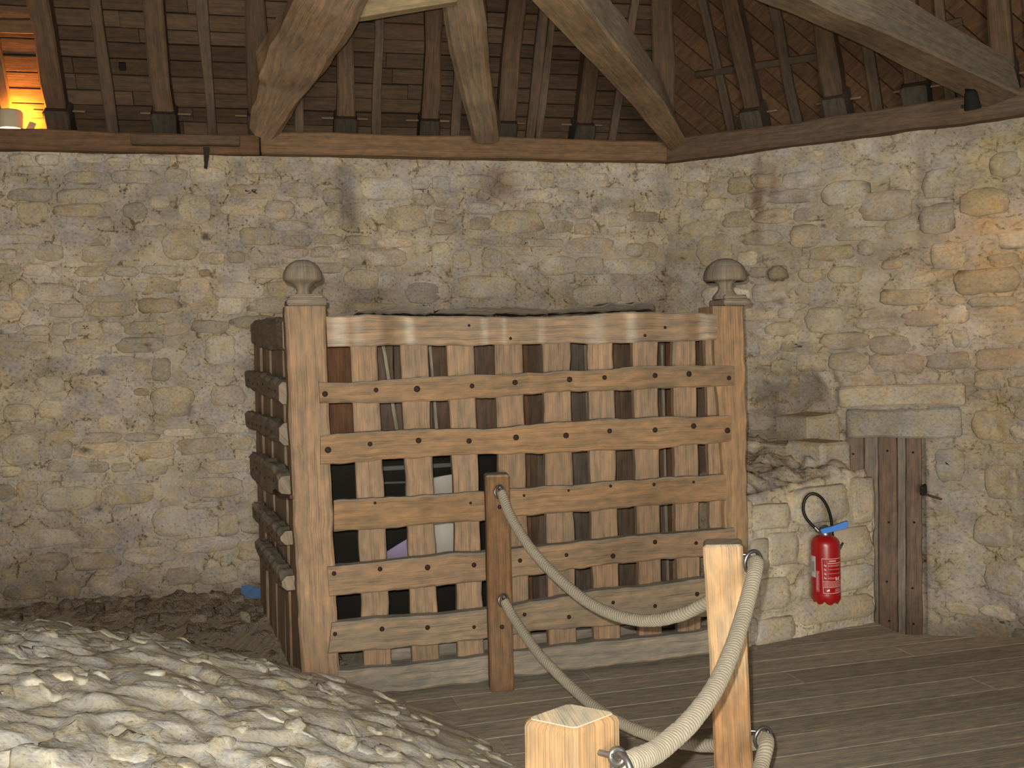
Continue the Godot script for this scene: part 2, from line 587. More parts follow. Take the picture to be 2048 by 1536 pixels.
func _ready() -> void:
	rng.seed = 20
	nz.seed = 5
	nz.frequency = 0.9
	nz.fractal_octaves = 2
	nf.seed = 11
	nf.frequency = 1.0
	nf.noise_type = FastNoiseLite.TYPE_CELLULAR
	nf.cellular_return_type = FastNoiseLite.RETURN_CELL_VALUE

	# ---- camera, sky, exposure, lights
	var cam := Camera3D.new()
	cam.name = "camera"
	cam.transform = Transform3D(cam_b, EYE)
	cam.fov = rad_to_deg(2.0 * atan(768.0 / F))
	cam.near = 0.05
	add_child(cam)
	cam.current = true
	var env := Environment.new()
	var sky := Sky.new()
	var psm := ProceduralSkyMaterial.new()
	psm.sky_top_color = Color(0.55, 0.62, 0.7)
	psm.sky_horizon_color = Color(0.75, 0.77, 0.78)
	psm.ground_bottom_color = Color(0.3, 0.3, 0.28)
	psm.ground_horizon_color = Color(0.6, 0.6, 0.58)
	sky.sky_material = psm
	env.background_mode = Environment.BG_SKY
	env.sky = sky
	env.ambient_light_source = Environment.AMBIENT_SOURCE_SKY
	env.tonemap_mode = Environment.TONE_MAPPER_LINEAR
	env.tonemap_exposure = 1.12
	env.sdfgi_enabled = true
	env.ssao_enabled = true
	env.ssil_enabled = true
	var we := WorldEnvironment.new()
	we.name = "environment"
	we.environment = env
	add_child(we)
	# the photographer's flash, beside and above the lens
	var flash := SpotLight3D.new()
	flash.name = "camera_flash"
	add_child(flash)
	flash.transform = Transform3D(cam_b, EYE + cam_b * Vector3(-0.035, 0.055, -0.02))
	flash.light_energy = 13.5
	flash.light_color = Color(1.0, 0.97, 0.93)
	flash.light_size = 0.012
	flash.spot_angle = 58.0
	flash.spot_angle_attenuation = 0.85
	flash.spot_range = 30.0
	flash.spot_attenuation = 2.0
	flash.shadow_enabled = true
	# added fill light, set in an added doorway opening behind the photographer
	var fill_light := AreaLight3D.new()
	fill_light.name = "added_fill_light"
	add_child(fill_light)
	fill_light.area_size = Vector2(2.2, 2.3)
	fill_light.position = Vector3(0.6, 1.25, 4.15)
	fill_light.light_energy = 6.0
	fill_light.light_color = Color(1.0, 0.97, 0.92)
	fill_light.area_normalize_energy = false
	fill_light.area_range = 30.0
	fill_light.area_attenuation = 2.0
	fill_light.shadow_enabled = true

	# ---- frames of the main planes
	var ga := deg_to_rad(15.8)
	G = frame(Vector3(-0.66, 0, -4.76), Vector3(cos(ga), 0, -sin(ga)))
	var fl := deg_to_rad(20.5)
	var corner := hit(G, 571, 1000, 0.0)
	var cw := G * Vector3(corner.x, 0, 0)
	S = frame(cw, Vector3(sin(fl), 0, cos(fl)))
	S.origin -= S.basis.z * 0.08
	var ba := deg_to_rad(11.5)
	B = frame(Vector3(1.2, 0, -7.6), Vector3(cos(ba), 0, -sin(ba)))
	var ra := deg_to_rad(32.5)
	R = frame(Vector3(1.2, 0, -7.6), Vector3(cos(ra), 0, sin(ra)))
	var pa := deg_to_rad(27.0)
	P = frame(Vector3(1.26, 0, -5.39), Vector3(cos(pa), 0, -sin(pa)))
	make_materials()
	build_floor()
	build_walls()
	build_roof()
	build_beams()
	build_mound()
	build_pier()
	build_door()
	build_cage()
	build_cage_contents()
	build_barrier()
	build_extinguisher()
	build_fittings()

# ------------------------------------------------------------------ floor
func build_floor() -> void:
	var st := begin()
	# sandy bed under the planks, with the stair opening left out
	var hole := PackedVector2Array([Vector2(2.11, -5.84), Vector2(2.17, -5.58), Vector2(2.79, -5.47), Vector2(5.2, -5.05), Vector2(5.2, -9.0), Vector2(2.11, -9.0)])
	var area := PackedVector2Array([Vector2(-6.6, 4.4), Vector2(5.2, 4.4), Vector2(5.2, -9.0), Vector2(-6.6, -9.0)])
	var left := Geometry2D.clip_polygons(area, hole)
	for poly in left:
		var a: Array = []
		var b: Array = []
		for q in poly:
			a.append(Vector3(q.x, -0.16, q.y))
			b.append(Vector3(q.x, -0.0035, q.y))
		for k in Geometry2D.triangulate_polygon(poly):
			pass
		flat_poly(st, poly, -0.0035, Color(0.62, 0.55, 0.41), Vector3.UP)
		flat_poly(st, poly, -0.16, Color(0.2, 0.16, 0.1), Vector3.DOWN)
		for i in poly.size():
			var j: int = (i + 1) % poly.size()
			var out := Vector3(b[j].z - b[i].z, 0, b[i].x - b[j].x)
			var cc := Color(0.25, 0.2, 0.13)
			st.set_smooth_group(5 + i)
			tri(st, [a[i], a[j], b[j]], [Vector2.ZERO, Vector2.RIGHT, Vector2.ONE], [cc, cc, cc], out)
			tri(st, [a[i], b[j], b[i]], [Vector2.ZERO, Vector2.ONE, Vector2.DOWN], [cc, cc, cc], out)
	var fl := obj("floor", st, M.raw_wood, self)
	fl.set_meta("kind", "structure")
	# planks along the cage front
	var u := G.basis.x
	var n := G.basis.z
	var row := 0
	var d := -0.98
	while d < 8.6:
		var w := 0.188 + rng.randf_range(-0.006, 0.006)
		var s := -1.6
		s += rng.randf_range(-0.9, 0.0)
		if d < -0.15:
			s = 2.05
		while s < 5.4:
			var ln := rng.randf_range(2.2, 3.8)
			var e := minf(s + ln, 5.4)
			var quad := PackedVector2Array()
			for c in [[s, d], [e - 0.004, d], [e - 0.004, d + w - 0.008], [s, d + w - 0.008]]:
				var q: Vector3 = G.origin + u * c[0] + n * c[1]
				quad.append(Vector2(q.x, q.z))
			var tone := Color(0.42, 0.37, 0.285)
			tone = mul(tone, rng.randf_range(0.86, 1.18))
			for piece in Geometry2D.clip_polygons(quad, hole):
				if Geometry2D.is_polygon_clockwise(piece) and piece.size() < 3:
					continue
				var inside := Geometry2D.intersect_polygons(piece, PackedVector2Array([Vector2(-5, 3.9), Vector2(5.0, 3.9), Vector2(5.0, -8.5), Vector2(-5, -8.5)]))
				for pc in inside:
					if pc.size() < 3 or Geometry2D.triangulate_polygon(pc).size() < 3:
						continue
					var ps := begin()
					plank_poly(ps, pc, u, tone)
					obj("plank", ps, M.wood, fl)
			s += ln
		d += w
		row += 1
	# the stair well below the plank edge
	var low := begin()
	bar(low, Vector3(2.0, -1.25, -7.2), Vector3(5.2, -1.25, -7.2), Vector3.BACK, 4.0, 0.2, 0.01, Color(0.3, 0.25, 0.17))
	var landing := obj("floor", low, M.soil, self)
	landing.set_meta("kind", "structure")

func flat_poly(st: SurfaceTool, poly: PackedVector2Array, y: float, c: Color, out: Vector3) -> void:
	var ix := Geometry2D.triangulate_polygon(poly)
	st.set_smooth_group(2 if out.y > 0 else 3)
	for i in range(0, ix.size(), 3):
		var p: Array = []
		for k in 3:
			var q := poly[ix[i + k]]
			p.append(Vector3(q.x, y, q.y))
		tri(st, p, [Vector2(p[0].x, p[0].z), Vector2(p[1].x, p[1].z), Vector2(p[2].x, p[2].z)], [c, c, c], out)

# one plank from an outline on the floor: worn top edge, grain along u
func plank_poly(st: SurfaceTool, poly: PackedVector2Array, u: Vector3, tone: Color) -> void:
	var k := Vector2(rng.randf(), rng.randf()) * 3.0
	var mid := Vector2.ZERO
	for q in poly:
		mid += q / poly.size()
	var dir := Vector2(u.x, u.z)
	var nrm := Vector2(-dir.y, dir.x)
	var uvf := func(q: Vector2) -> Vector2: return k + Vector2(q.dot(nrm), q.dot(dir))
	var top: Array = []
	var rim: Array = []
	var low: Array = []
	for q in poly:
		var t := mid + (q - mid).normalized() * maxf(0.0, (q - mid).length() - 0.003)
		top.append(Vector3(t.x, 0.0, t.y))
		rim.append(Vector3(q.x, -0.002, q.y))
		low.append(Vector3(q.x, -0.03, q.y))
	var ix := Geometry2D.triangulate_polygon(poly)
	st.set_smooth_group(1)
	for i in range(0, ix.size(), 3):
		tri(st, [top[ix[i]], top[ix[i + 1]], top[ix[i + 2]]], [uvf.call(poly[ix[i]]), uvf.call(poly[ix[i + 1]]), uvf.call(poly[ix[i + 2]])], [tone, tone, tone], Vector3.UP)
	for i in poly.size():
		var j := (i + 1) % poly.size()
		var e := poly[j] - poly[i]
		var out := Vector3(((poly[i] + poly[j]) * 0.5 - mid).x, 0.5, ((poly[i] + poly[j]) * 0.5 - mid).y)
		st.set_smooth_group(3 + i)
		for pair in [[top, rim], [rim, low]]:
			var a: Vector3 = pair[0][i]
			var b: Vector3 = pair[0][j]
			var c: Vector3 = pair[1][j]
			var d: Vector3 = pair[1][i]
			tri(st, [a, b, c], [uvf.call(poly[i]), uvf.call(poly[j]), uvf.call(poly[j])], [tone, tone, tone], out)
			tri(st, [a, c, d], [uvf.call(poly[i]), uvf.call(poly[j]), uvf.call(poly[i])], [tone, tone, tone], out)

# ------------------------------------------------------------------ walls
func sh(fr: Transform3D, px: float, py: float) -> Vector2:
	var h := hit(fr, px, py)
	return Vector2(h.x, h.y)

func build_walls() -> void:
	# dirt runs, limewash, painted shade of small holes and lamp glow where the photograph shows them: [x, y, half width, half height, strength, kind]
	for q in [[690, 390, 22, 85, 0.75, "dirt"], [705, 470, 16, 60, 0.55, "dirt"], [735, 600, 60, 40, 0.45, "dirt"], [1003, 372, 36, 36, 0.6, "rust"], [1085, 590, 60, 30, 0.35, "dirt"], [1120, 410, 18, 55, 0.45, "grey"],
			[800, 365, 95, 40, 0.7, "lime"], [1140, 375, 110, 42, 0.6, "lime"], [1270, 350, 90, 32, 0.7, "lime"], [895, 350, 60, 30, 0.6, "lime"], [230, 360, 190, 26, 0.5, "grey"], [120, 385, 100, 20, 0.5, "grey"], [330, 355, 40, 30, 0.5, "grey"],
			[410, 473, 7, 8, 0.9, "hole_shade"], [361, 607, 8, 9, 0.95, "hole_shade"], [298, 692, 5, 7, 0.9, "hole_shade"], [207, 745, 9, 8, 0.8, "hole_shade"], [173, 901, 6, 9, 0.85, "hole_shade"], [197, 1018, 8, 6, 0.85, "hole_shade"], [255, 845, 12, 6, 0.7, "hole_shade"], [87, 443, 6, 6, 0.8, "hole_shade"], [156, 1222, 6, 14, 0.8, "hole_shade"], [3, 665, 8, 8, 0.9, "hole_shade"],
			[1190, 420, 7, 7, 0.8, "hole_shade"], [380, 820, 9, 16, 0.5, "hole_shade"], [240, 1195, 300, 60, 0.45, "dirt"], [60, 1130, 160, 60, 0.35, "dirt"], [120, 960, 120, 60, 0.25, "grey"], [470, 880, 90, 90, 0.3, "lime"], [425, 1070, 110, 70, 0.3, "lime"]]:
		var a := sh(B, q[0], q[1])
		var e := sh(B, q[0] + q[2], q[1] - q[3])
		stain_shade_b.append([a.x, a.y, e.x - a.x, e.y - a.y, q[4], q[5]])
	for q in [[1515, 365, 11, 52, 0.55, "rust"], [1548, 372, 9, 60, 0.5, "rust"], [1530, 345, 22, 24, 0.3, "rust"], [1516, 430, 12, 70, 0.5, "rust"], [1843, 330, 12, 60, 0.65, "rust"], [1840, 440, 9, 70, 0.4, "dirt"], [1430, 345, 60, 26, 0.7, "lime"], [1690, 330, 90, 50, 0.55, "lime"], [1860, 320, 60, 60, 0.4, "lime"], [1600, 360, 60, 60, 0.4, "lime"],
			[1970, 350, 60, 70, 0.75, "ochre"], [1975, 430, 60, 50, 0.75, "ochre"], [2000, 520, 60, 50, 0.5, "ochre"], [2010, 610, 50, 40, 0.5, "ochre"], [1570, 780, 90, 28, 0.75, "dirt"], [1540, 800, 40, 60, 0.6, "dirt"], [1560, 551, 22, 14, 0.8, "hole_shade"], [1646, 452, 9, 5, 0.8, "hole_shade"], [1560, 602, 20, 6, 0.6, "dirt"],
			[1890, 1000, 50, 230, 0.35, "grey"], [1785, 640, 15, 12, 0.5, "dirt"], [1990, 870, 50, 80, 0.35, "ochre"], [1900, 790, 60, 30, 0.4, "grey"]]:
		var a := sh(R, q[0], q[1])
		var e := sh(R, q[0] + q[2], q[1] - q[3])
		stain_shade_glow_r.append([a.x, a.y, e.x - a.x, e.y - a.y, q[4], q[5]])
	var wb := wall_face("wall_back", B, -6.2, 0.12, -0.2, WALL_H, 0.026, off_b, tint_b, M.mortar)
	# stones that stand out in the photograph: x, y, width, height in its pixels, tone
	var pale := Color(0.66, 0.60, 0.47)
	var cream := Color(0.60, 0.52, 0.385)
	var ochre := Color(0.56, 0.455, 0.29)
	var grey := Color(0.44, 0.40, 0.315)
	var pink := Color(0.58, 0.475, 0.36)
	var brown := Color(0.34, 0.22, 0.12)
	var busy: Array = []
	for q in [[41, 321, 49, 26, pale], [96, 320, 46, 23, pale], [182, 316, 56, 20, pale], [239, 320, 52, 9, pale], [311, 321, 64, 23, pale], [389, 417, 60, 59, cream], [65, 425, 60, 46, ochre], [319, 404, 42, 28, cream], [361, 489, 72, 62, ochre], [511, 473, 62, 36, ochre], [98, 505, 55, 36, cream], [195, 508, 65, 33, ochre], [270, 422, 49, 33, grey], [313, 463, 55, 26, grey], [521, 336, 58, 26, pink],
			[345, 802, 85, 62, ochre], [283, 784, 31, 15, brown], [41, 900, 78, 62, cream], [140, 997, 107, 46, cream], [254, 988, 107, 42, ochre], [433, 975, 110, 42, pink], [342, 1043, 72, 65, cream], [413, 1089, 130, 33, pink], [303, 936, 65, 29, grey], [404, 1010, 68, 15, pale], [101, 818, 49, 36, ochre], [39, 825, 65, 36, cream], [456, 932, 98, 29, pink], [309, 1206, 91, 36, cream], [409, 546, 22, 15, brown], [440, 700, 60, 60, cream], [455, 790, 70, 40, pink], [100, 770, 60, 34, cream], [60, 340, 60, 18, cream],
			[773, 377, 103, 46, pale], [667, 437, 44, 34, cream], [811, 437, 85, 51, ochre], [1036, 444, 103, 44, ochre], [970, 418, 68, 24, pale], [883, 508, 41, 48, pale], [924, 519, 38, 38, cream], [983, 517, 41, 38, cream], [970, 575, 130, 46, cream], [845, 587, 68, 41, grey], [1115, 532, 75, 38, cream], [1180, 532, 58, 38, grey], [1262, 532, 103, 34, pale], [1180, 491, 89, 31, pink], [1269, 500, 38, 27, cream], [1300, 500, 27, 31, ochre], [961, 447, 44, 27, grey], [1228, 385, 44, 20, pale], [1077, 416, 58, 24, cream], [1231, 440, 48, 27, pale], [1194, 590, 96, 40, cream], [722, 560, 70, 40, pink], [560, 420, 60, 40, pink], [600, 380, 55, 30, cream], [775, 515, 80, 36, pink]]:
		var a := sh(B, q[0], q[1])
		var w: float = absf(sh(B, q[0] + q[2] * 0.5, q[1]).x - sh(B, q[0] - q[2] * 0.5, q[1]).x)
		var ht: float = absf(sh(B, q[0], q[1] - q[3] * 0.5).y - sh(B, q[0], q[1] + q[3] * 0.5).y)
		busy.append([a.x, a.y, w, ht])
		lay(wb, a.x, a.y, off_b(a.x, a.y), w, ht, 0.012, (q[4] as Color).lerp(base_b(a.x, a.y), 0.45), 3.6, 1.0, null, "stone", off_b, stain_shade_b)
	var nb := courses(wb, -5.0, -0.05, 0.05, WALL_H - 0.03, off_b, base_b, busy, func(_s, _h): return false, stain_shade_b)
	# right wall with the door recess
	door_lo = sh(R, 1668, 1100)
	door_hi = Vector2(sh(R, 1852, 1000).x, sh(R, 1770, 866).y)
	jamb_s = sh(R, 1915, 1000).x
	hollow = sh(R, 1570, 780)
	var wr := wall_face("wall_right", R, -0.1, 4.6, -1.2, WALL_H, 0.026, off_r, tint_r, M.mortar)
	busy = []
	for q in [[1897, 510, 73, 55, ochre], [1611, 473, 58, 47, ochre], [1874, 439, 73, 62, grey], [1877, 368, 66, 58, cream], [1691, 550, 69, 36, ochre], [1772, 411, 110, 58, pink], [1691, 386, 95, 47, pale], [1808, 594, 102, 33, ochre], [1969, 404, 102, 55, ochre], [1921, 677, 36, 36, pale], [1620, 550, 45, 30, ochre], [1430, 500, 70, 60, ochre], [1510, 400, 45, 36, cream], [2010, 330, 60, 50, grey],
			[1803, 792, 250, 42, cream], [1640, 852, 86, 42, cream], [1806, 846, 228, 58, grey], [1980, 760, 60, 40, ochre], [1985, 850, 80, 60, ochre], [2005, 960, 70, 70, ochre], [1990, 1060, 80, 60, cream], [2010, 1150, 80, 60, cream], [1900, 930, 60, 70, grey], [1650, 640, 80, 50, cream], [1780, 690, 80, 40, pink]]:
		var a := sh(R, q[0], q[1])
		var w: float = absf(sh(R, q[0] + q[2] * 0.5, q[1]).x - sh(R, q[0] - q[2] * 0.5, q[1]).x)
		var ht: float = absf(sh(R, q[0], q[1] - q[3] * 0.5).y - sh(R, q[0], q[1] + q[3] * 0.5).y)
		busy.append([a.x, a.y, w, ht])
		var flat_block: bool = q[2] > 200
		if flat_block:
			var ls := begin()
			bar(ls, Vector3(a.x - w * 0.5, a.y - 0.012, -0.02), Vector3(a.x + w * 0.5, a.y + 0.012, -0.02), Vector3.UP, ht, 0.17 if q[3] < 50 else 0.12, 0.014, stain_shade_glow(q[4], a.x, a.y, stain_shade_glow_r), 0.0, 0.010, 14, 0.0, 0.2)
			obj("lintel_stone", ls, M.stone, wr)
			continue
		lay(wr, a.x, a.y, off_r(a.x, a.y) if not flat_block else 0.0, w, ht, 0.045 if flat_block else 0.014, (q[4] as Color).lerp(base_r(a.x, a.y), 0.55), 9.0 if flat_block else 3.6, 0.45 if flat_block else 1.0, null, "lintel_stone" if flat_block else "stone", null if flat_block else off_r, stain_shade_glow_r)
	var nr := courses(wr, 0.05, 3.6, -0.3, WALL_H - 0.03, off_r, base_r, busy, func(s, h): return (s > door_lo.x - 0.1 and s < door_hi.x + 0.1 and h < door_hi.y + 0.05) or Vector2(s - hollow.x, (h - hollow.y) * 2.5).length() < 0.5 or (s < 1.3 and h < 0.9), stain_shade_glow_r)
	print("stones ", nb, " ", nr)
	# the walls behind the photographer close the room; the added doorway holds the fill light
	var spec := [["wall_left", Vector3(-5.9, 0, -1.5), Vector3(-5.9, 0, -8.2)], ["wall_side", Vector3(5.1, 0, 4.6), Vector3(5.1, 0, -6.2)], ["wall_west", Vector3(-5.9, 0, 4.6), Vector3(-5.9, 0, -1.6)]]
	for q in spec:
		var st := begin()
		bar(st, q[1] + Vector3(0, 2.4, 0), q[2] + Vector3(0, 2.4, 0), Vector3.UP, 7.4, 0.4, 0.01, MORTAR, 0.0, 0.0, 6)
		var o := obj(q[0], st, M.mortar, self)
		o.set_meta("kind", "structure")
	var rear := begin()
	bar(rear, Vector3(-6, 2.4, 4.5), Vector3(-0.6, 2.4, 4.5), Vector3.UP, 7.4, 0.4, 0.01, MORTAR, 0.0, 0.0, 4)
	bar(rear, Vector3(1.8, 2.4, 4.5), Vector3(5.3, 2.4, 4.5), Vector3.UP, 7.4, 0.4, 0.01, MORTAR, 0.0, 0.0, 4)
	bar(rear, Vector3(-0.6, 4.3, 4.5), Vector3(1.8, 4.3, 4.5), Vector3.UP, 3.6, 0.4, 0.01, MORTAR, 0.0, 0.0, 2)
	bar(rear, Vector3(-0.6, -0.65, 4.5), Vector3(1.8, -0.65, 4.5), Vector3.UP, 1.3, 0.4, 0.01, MORTAR, 0.0, 0.0, 2)
	var ro := obj("wall_rear", rear, M.mortar, self)
	ro.set_meta("kind", "structure")

# ------------------------------------------------------------------ roof
const PITCH := 0.96
const ROOF_T := 3.4
const SETBACK := 0.30
func slope_frame(w: Transform3D) -> Transform3D:
	var y := w.basis.z * cos(PITCH) + Vector3.UP * sin(PITCH)
	return Transform3D(Basis(w.basis.x, y, w.basis.x.cross(y)), w.origin + Vector3.UP * (WALL_H + 0.13) - w.basis.z * SETBACK)

func build_roof() -> void:
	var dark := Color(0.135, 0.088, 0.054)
	var ceiling := MeshInstance3D.new()
	ceiling.name = "ceiling"
	add_child(ceiling)
	ceiling.set_meta("kind", "structure")
	# outer skin above everything
	var lid := begin()
	bar(lid, Vector3(-6.3, 5.95, -1.9), Vector3(5.5, 5.95, -1.9), Vector3.BACK, 13.5, 0.15, 0.01, dark)
	lid.generate_normals()
	ceiling.mesh = lid.commit()
	ceiling.material_override = M.wood
	var hip := cos(PITCH) * tan(deg_to_rad(22.0))
	var ho := SETBACK * tan(deg_to_rad(22.0))
	# back slope: boards along the wall
	var sb := slope_frame(B)
	var sr := slope_frame(R)
	var back := Node3D.new()
	back.name = "back_slope"
	ceiling.add_child(back, true)
	back.transform = sb
	var right := Node3D.new()
	right.name = "right_slope"
	ceiling.add_child(right, true)
	right.transform = sr
	var t := -0.04
	var k := 0
	while t < ROOF_T:
		var w := 0.104 + rng.randf_range(-0.008, 0.01)
		if t > 1.7:
			w = 0.3
		var s := -6.0
		while s < ho:
			var e := s + rng.randf_range(1.6, 2.6)
			var lim := ho - t * hip
			if e > lim - 0.3:
				e = lim
			var st := begin()
			var lift := rng.randf_range(-0.006, 0.006)
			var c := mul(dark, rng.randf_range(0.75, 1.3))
			if s > -4.6 or t < 1.7:
				slab(st, PackedVector2Array([Vector2(s + 0.002, t), Vector2(e - 0.002, t)]), PackedVector2Array([Vector2(s + 0.002, t + w - 0.008), Vector2(e - 0.002, t + w - 0.008)]), -0.03 + lift, -0.006 + lift, 0.003, c, 0.0, 0.004, 6)
			else:
				slab(st, PackedVector2Array([Vector2(s, t), Vector2(e, t)]), PackedVector2Array([Vector2(s, t + w), Vector2(e, t + w)]), -0.03, -0.006, 0.003, c, 0.0, 0.0, 2)
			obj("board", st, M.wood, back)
			s = e
			if e >= lim - 0.001:
				break
		t += w
		k += 1
	var skin := begin()
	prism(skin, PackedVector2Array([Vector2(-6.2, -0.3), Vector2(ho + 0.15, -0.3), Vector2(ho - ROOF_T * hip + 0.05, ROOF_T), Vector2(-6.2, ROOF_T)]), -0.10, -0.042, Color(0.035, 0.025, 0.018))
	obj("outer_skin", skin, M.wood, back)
	# right slope: boards laid on the diagonal
	var area := PackedVector2Array([Vector2(-ho, -0.04), Vector2(4.4, -0.04), Vector2(4.4, ROOF_T), Vector2(-ho + ROOF_T * hip, ROOF_T)])
	var rust := Color(0.17, 0.095, 0.05)
	var diag := Vector2(0.62, -0.785).normalized()
	var across := Vector2(-diag.y, diag.x)
	for i in 46:
		var q := across * (i * 0.118) + Vector2(0, 0)
		var w2 := across * 0.108
		var poly := PackedVector2Array([q - diag * 6, q + diag * 6, q + diag * 6 + w2, q - diag * 6 + w2])
		for pc in Geometry2D.intersect_polygons(poly, area):
			var lift := rng.randf_range(-0.005, 0.005)
			var st := begin()
			prism(st, pc, -0.03 + lift, -0.006 + lift, mul(rust, rng.randf_range(0.7, 1.25)))
			obj("board", st, M.wood, right)
	var skin2 := begin()
	prism(skin2, PackedVector2Array([Vector2(-ho - 0.15, -0.3), Vector2(4.6, -0.3), Vector2(4.6, ROOF_T), Vector2(-ho + ROOF_T * hip - 0.05, ROOF_T)]), -0.10, -0.042, Color(0.035, 0.025, 0.018))
	obj("outer_skin", skin2, M.wood, right)
	# rafters: position along the plate read where they meet it
	var tone := Color(0.155, 0.098, 0.058)
	for q in [[-150, 0.13], [125, 0.13], [335, 0.135], [520, 0.13], [690, 0.13], [855, 0.12], [1008, 0.12], [1163, 0.12]]:
		var s: float = hit(sb, q[0], 268, 0.08).x
		var top: float = minf(ROOF_T, (ho - s) / hip)
		var st := begin()
		bar(st, Vector3(s, 0.14, 0.075), Vector3(s + rng.randf_range(-0.02, 0.02), top, 0.075), Vector3.RIGHT, q[1], 0.13, 0.012, mul(tone, rng.randf_range(0.85, 1.35)), 0.0, 0.02, 10, 0.15)
		obj("rafter", st, M.wood, back)
		# dark foot block that carries the rafter on the plate
		var ft := begin()
		bar(ft, Vector3(s, -0.02, 0.10), Vector3(s, 0.30, 0.10), Vector3.RIGHT, q[1] + 0.03, 0.20, 0.012, Color(0.085, 0.068, 0.05), 0.0, 0.008, 3)
		obj("foot_block", ft, M.wood, back)
		for sd in [-1, 1]:
			var pg := begin()
			bar(pg, Vector3(s + sd * (q[1] * 0.5 + 0.005), 0.25, 0.05), Vector3(s + sd * (q[1] * 0.5 + 0.10), 0.25, 0.05), Vector3.UP, 0.012, 0.02, 0.003, Color(0.30, 0.22, 0.13))
			obj("peg", pg, M.wood, back)
	for q in [[22, 0.07], [228, 0.075], [425, 0.07], [598, 0.07], [752, 0.07], [910, 0.07], [1060, 0.065], [1078, 0.05], [1225, 0.06]]:
		var s: float = hit(sb, q[0], 268, 0.03).x
		var top: float = minf(ROOF_T, (ho - s) / hip)
		var st := begin()
		bar(st, Vector3(s, -0.02, 0.025), Vector3(s + rng.randf_range(-0.03, 0.03), top, 0.025), Vector3.RIGHT, q[1], 0.05, 0.006, mul(Color(0.19, 0.135, 0.088), rng.randf_range(0.85, 1.25)), 0.0, 0.01, 8, 0.2)
		obj("batten", st, M.wood, back)
	for q in [[1518, 0.125], [1680, 0.13], [1838, 0.13], [2010, 0.14], [2200, 0.14]]:
		var s: float = hit(sr, q[0], 262 - (q[0] - 1518) * 0.16, 0.08).x
		var st := begin()
		bar(st, Vector3(s, 0.14, 0.075), Vector3(s + rng.randf_range(-0.02, 0.02), minf(ROOF_T, (s + ho) / hip), 0.075), Vector3.RIGHT, q[1], 0.13, 0.012, mul(tone, rng.randf_range(0.9, 1.3)), 0.0, 0.02, 10, 0.15)
		obj("rafter", st, M.wood, right)
		var ft := begin()
		bar(ft, Vector3(s, -0.02, 0.11), Vector3(s, 0.33, 0.11), Vector3.RIGHT, q[1] + 0.03, 0.22, 0.012, Color(0.12, 0.095, 0.07), 0.0, 0.008, 3)
		obj("foot_block", ft, M.wood, right)
		for sd in [-1, 1]:
			var pg := begin()
			bar(pg, Vector3(s + sd * (q[1] * 0.5 + 0.005), 0.25, 0.05), Vector3(s + sd * (q[1] * 0.5 + 0.09), 0.25, 0.05), Vector3.UP, 0.012, 0.02, 0.003, Color(0.34, 0.27, 0.17))
			obj("peg", pg, M.wood, right)
	for q in [[1465, 0.06], [1596, 0.07], [1755, 0.07], [1900, 0.06], [2070, 0.06]]:
		var s: float = hit(sr, q[0], 262 - (q[0] - 1518) * 0.16, 0.03).x
		var st := begin()
		bar(st, Vector3(s, -0.02, 0.025), Vector3(s + rng.randf_range(-0.03, 0.03), minf(ROOF_T, (s + ho) / hip), 0.025), Vector3.RIGHT, q[1], 0.05, 0.006, mul(Color(0.15, 0.108, 0.068), rng.randf_range(0.85, 1.2)), 0.0, 0.01, 8, 0.2)
		obj("batten", st, M.wood, right)
	# the lath nailed across the right slope and the short one higher up
	for q in [[1392, 150, 1640, 112], [1870, 55, 1925, 42]]:
		var a := hit(sr, q[0], q[1], 0.035)
		var b := hit(sr, q[2], q[3], 0.035)
		var st := begin()
		bar(st, a, b, Vector3.UP, 0.05, 0.03, 0.005, Color(0.12, 0.09, 0.058), 0.0, 0.004, 6)
		obj("lath", st, M.wood, right)
	# cross piece of the lit bay at the far left
	var cp := begin()
	var ca := hit(sb, -60, 50, 0.03)
	var cb := hit(sb, 92, 52, 0.03)
	bar(cp, ca, cb, Vector3.UP, 0.085, 0.06, 0.006, Color(0.20, 0.13, 0.07), 0.0, 0.006, 4)
	obj("cross_piece", cp, M.wood, back)
	# hip rafter down to the corner
	var hp := begin()
	var foot := sb * Vector3(ho, 0, 0)
	var hd := (sb.basis * Vector3(-ROOF_T * hip, ROOF_T, 0)).normalized()
	var nn := (sb.basis.z + sr.basis.z).normalized()
	bar(hp, foot + nn * 0.07 + hd * 0.05, foot + nn * 0.07 + hd * 3.6, hd.cross(nn), 0.15, 0.15, 0.012, Color(0.19, 0.125, 0.075), 0.0, 0.015, 10, 0.2)
	obj("hip_rafter", hp, M.wood, ceiling)

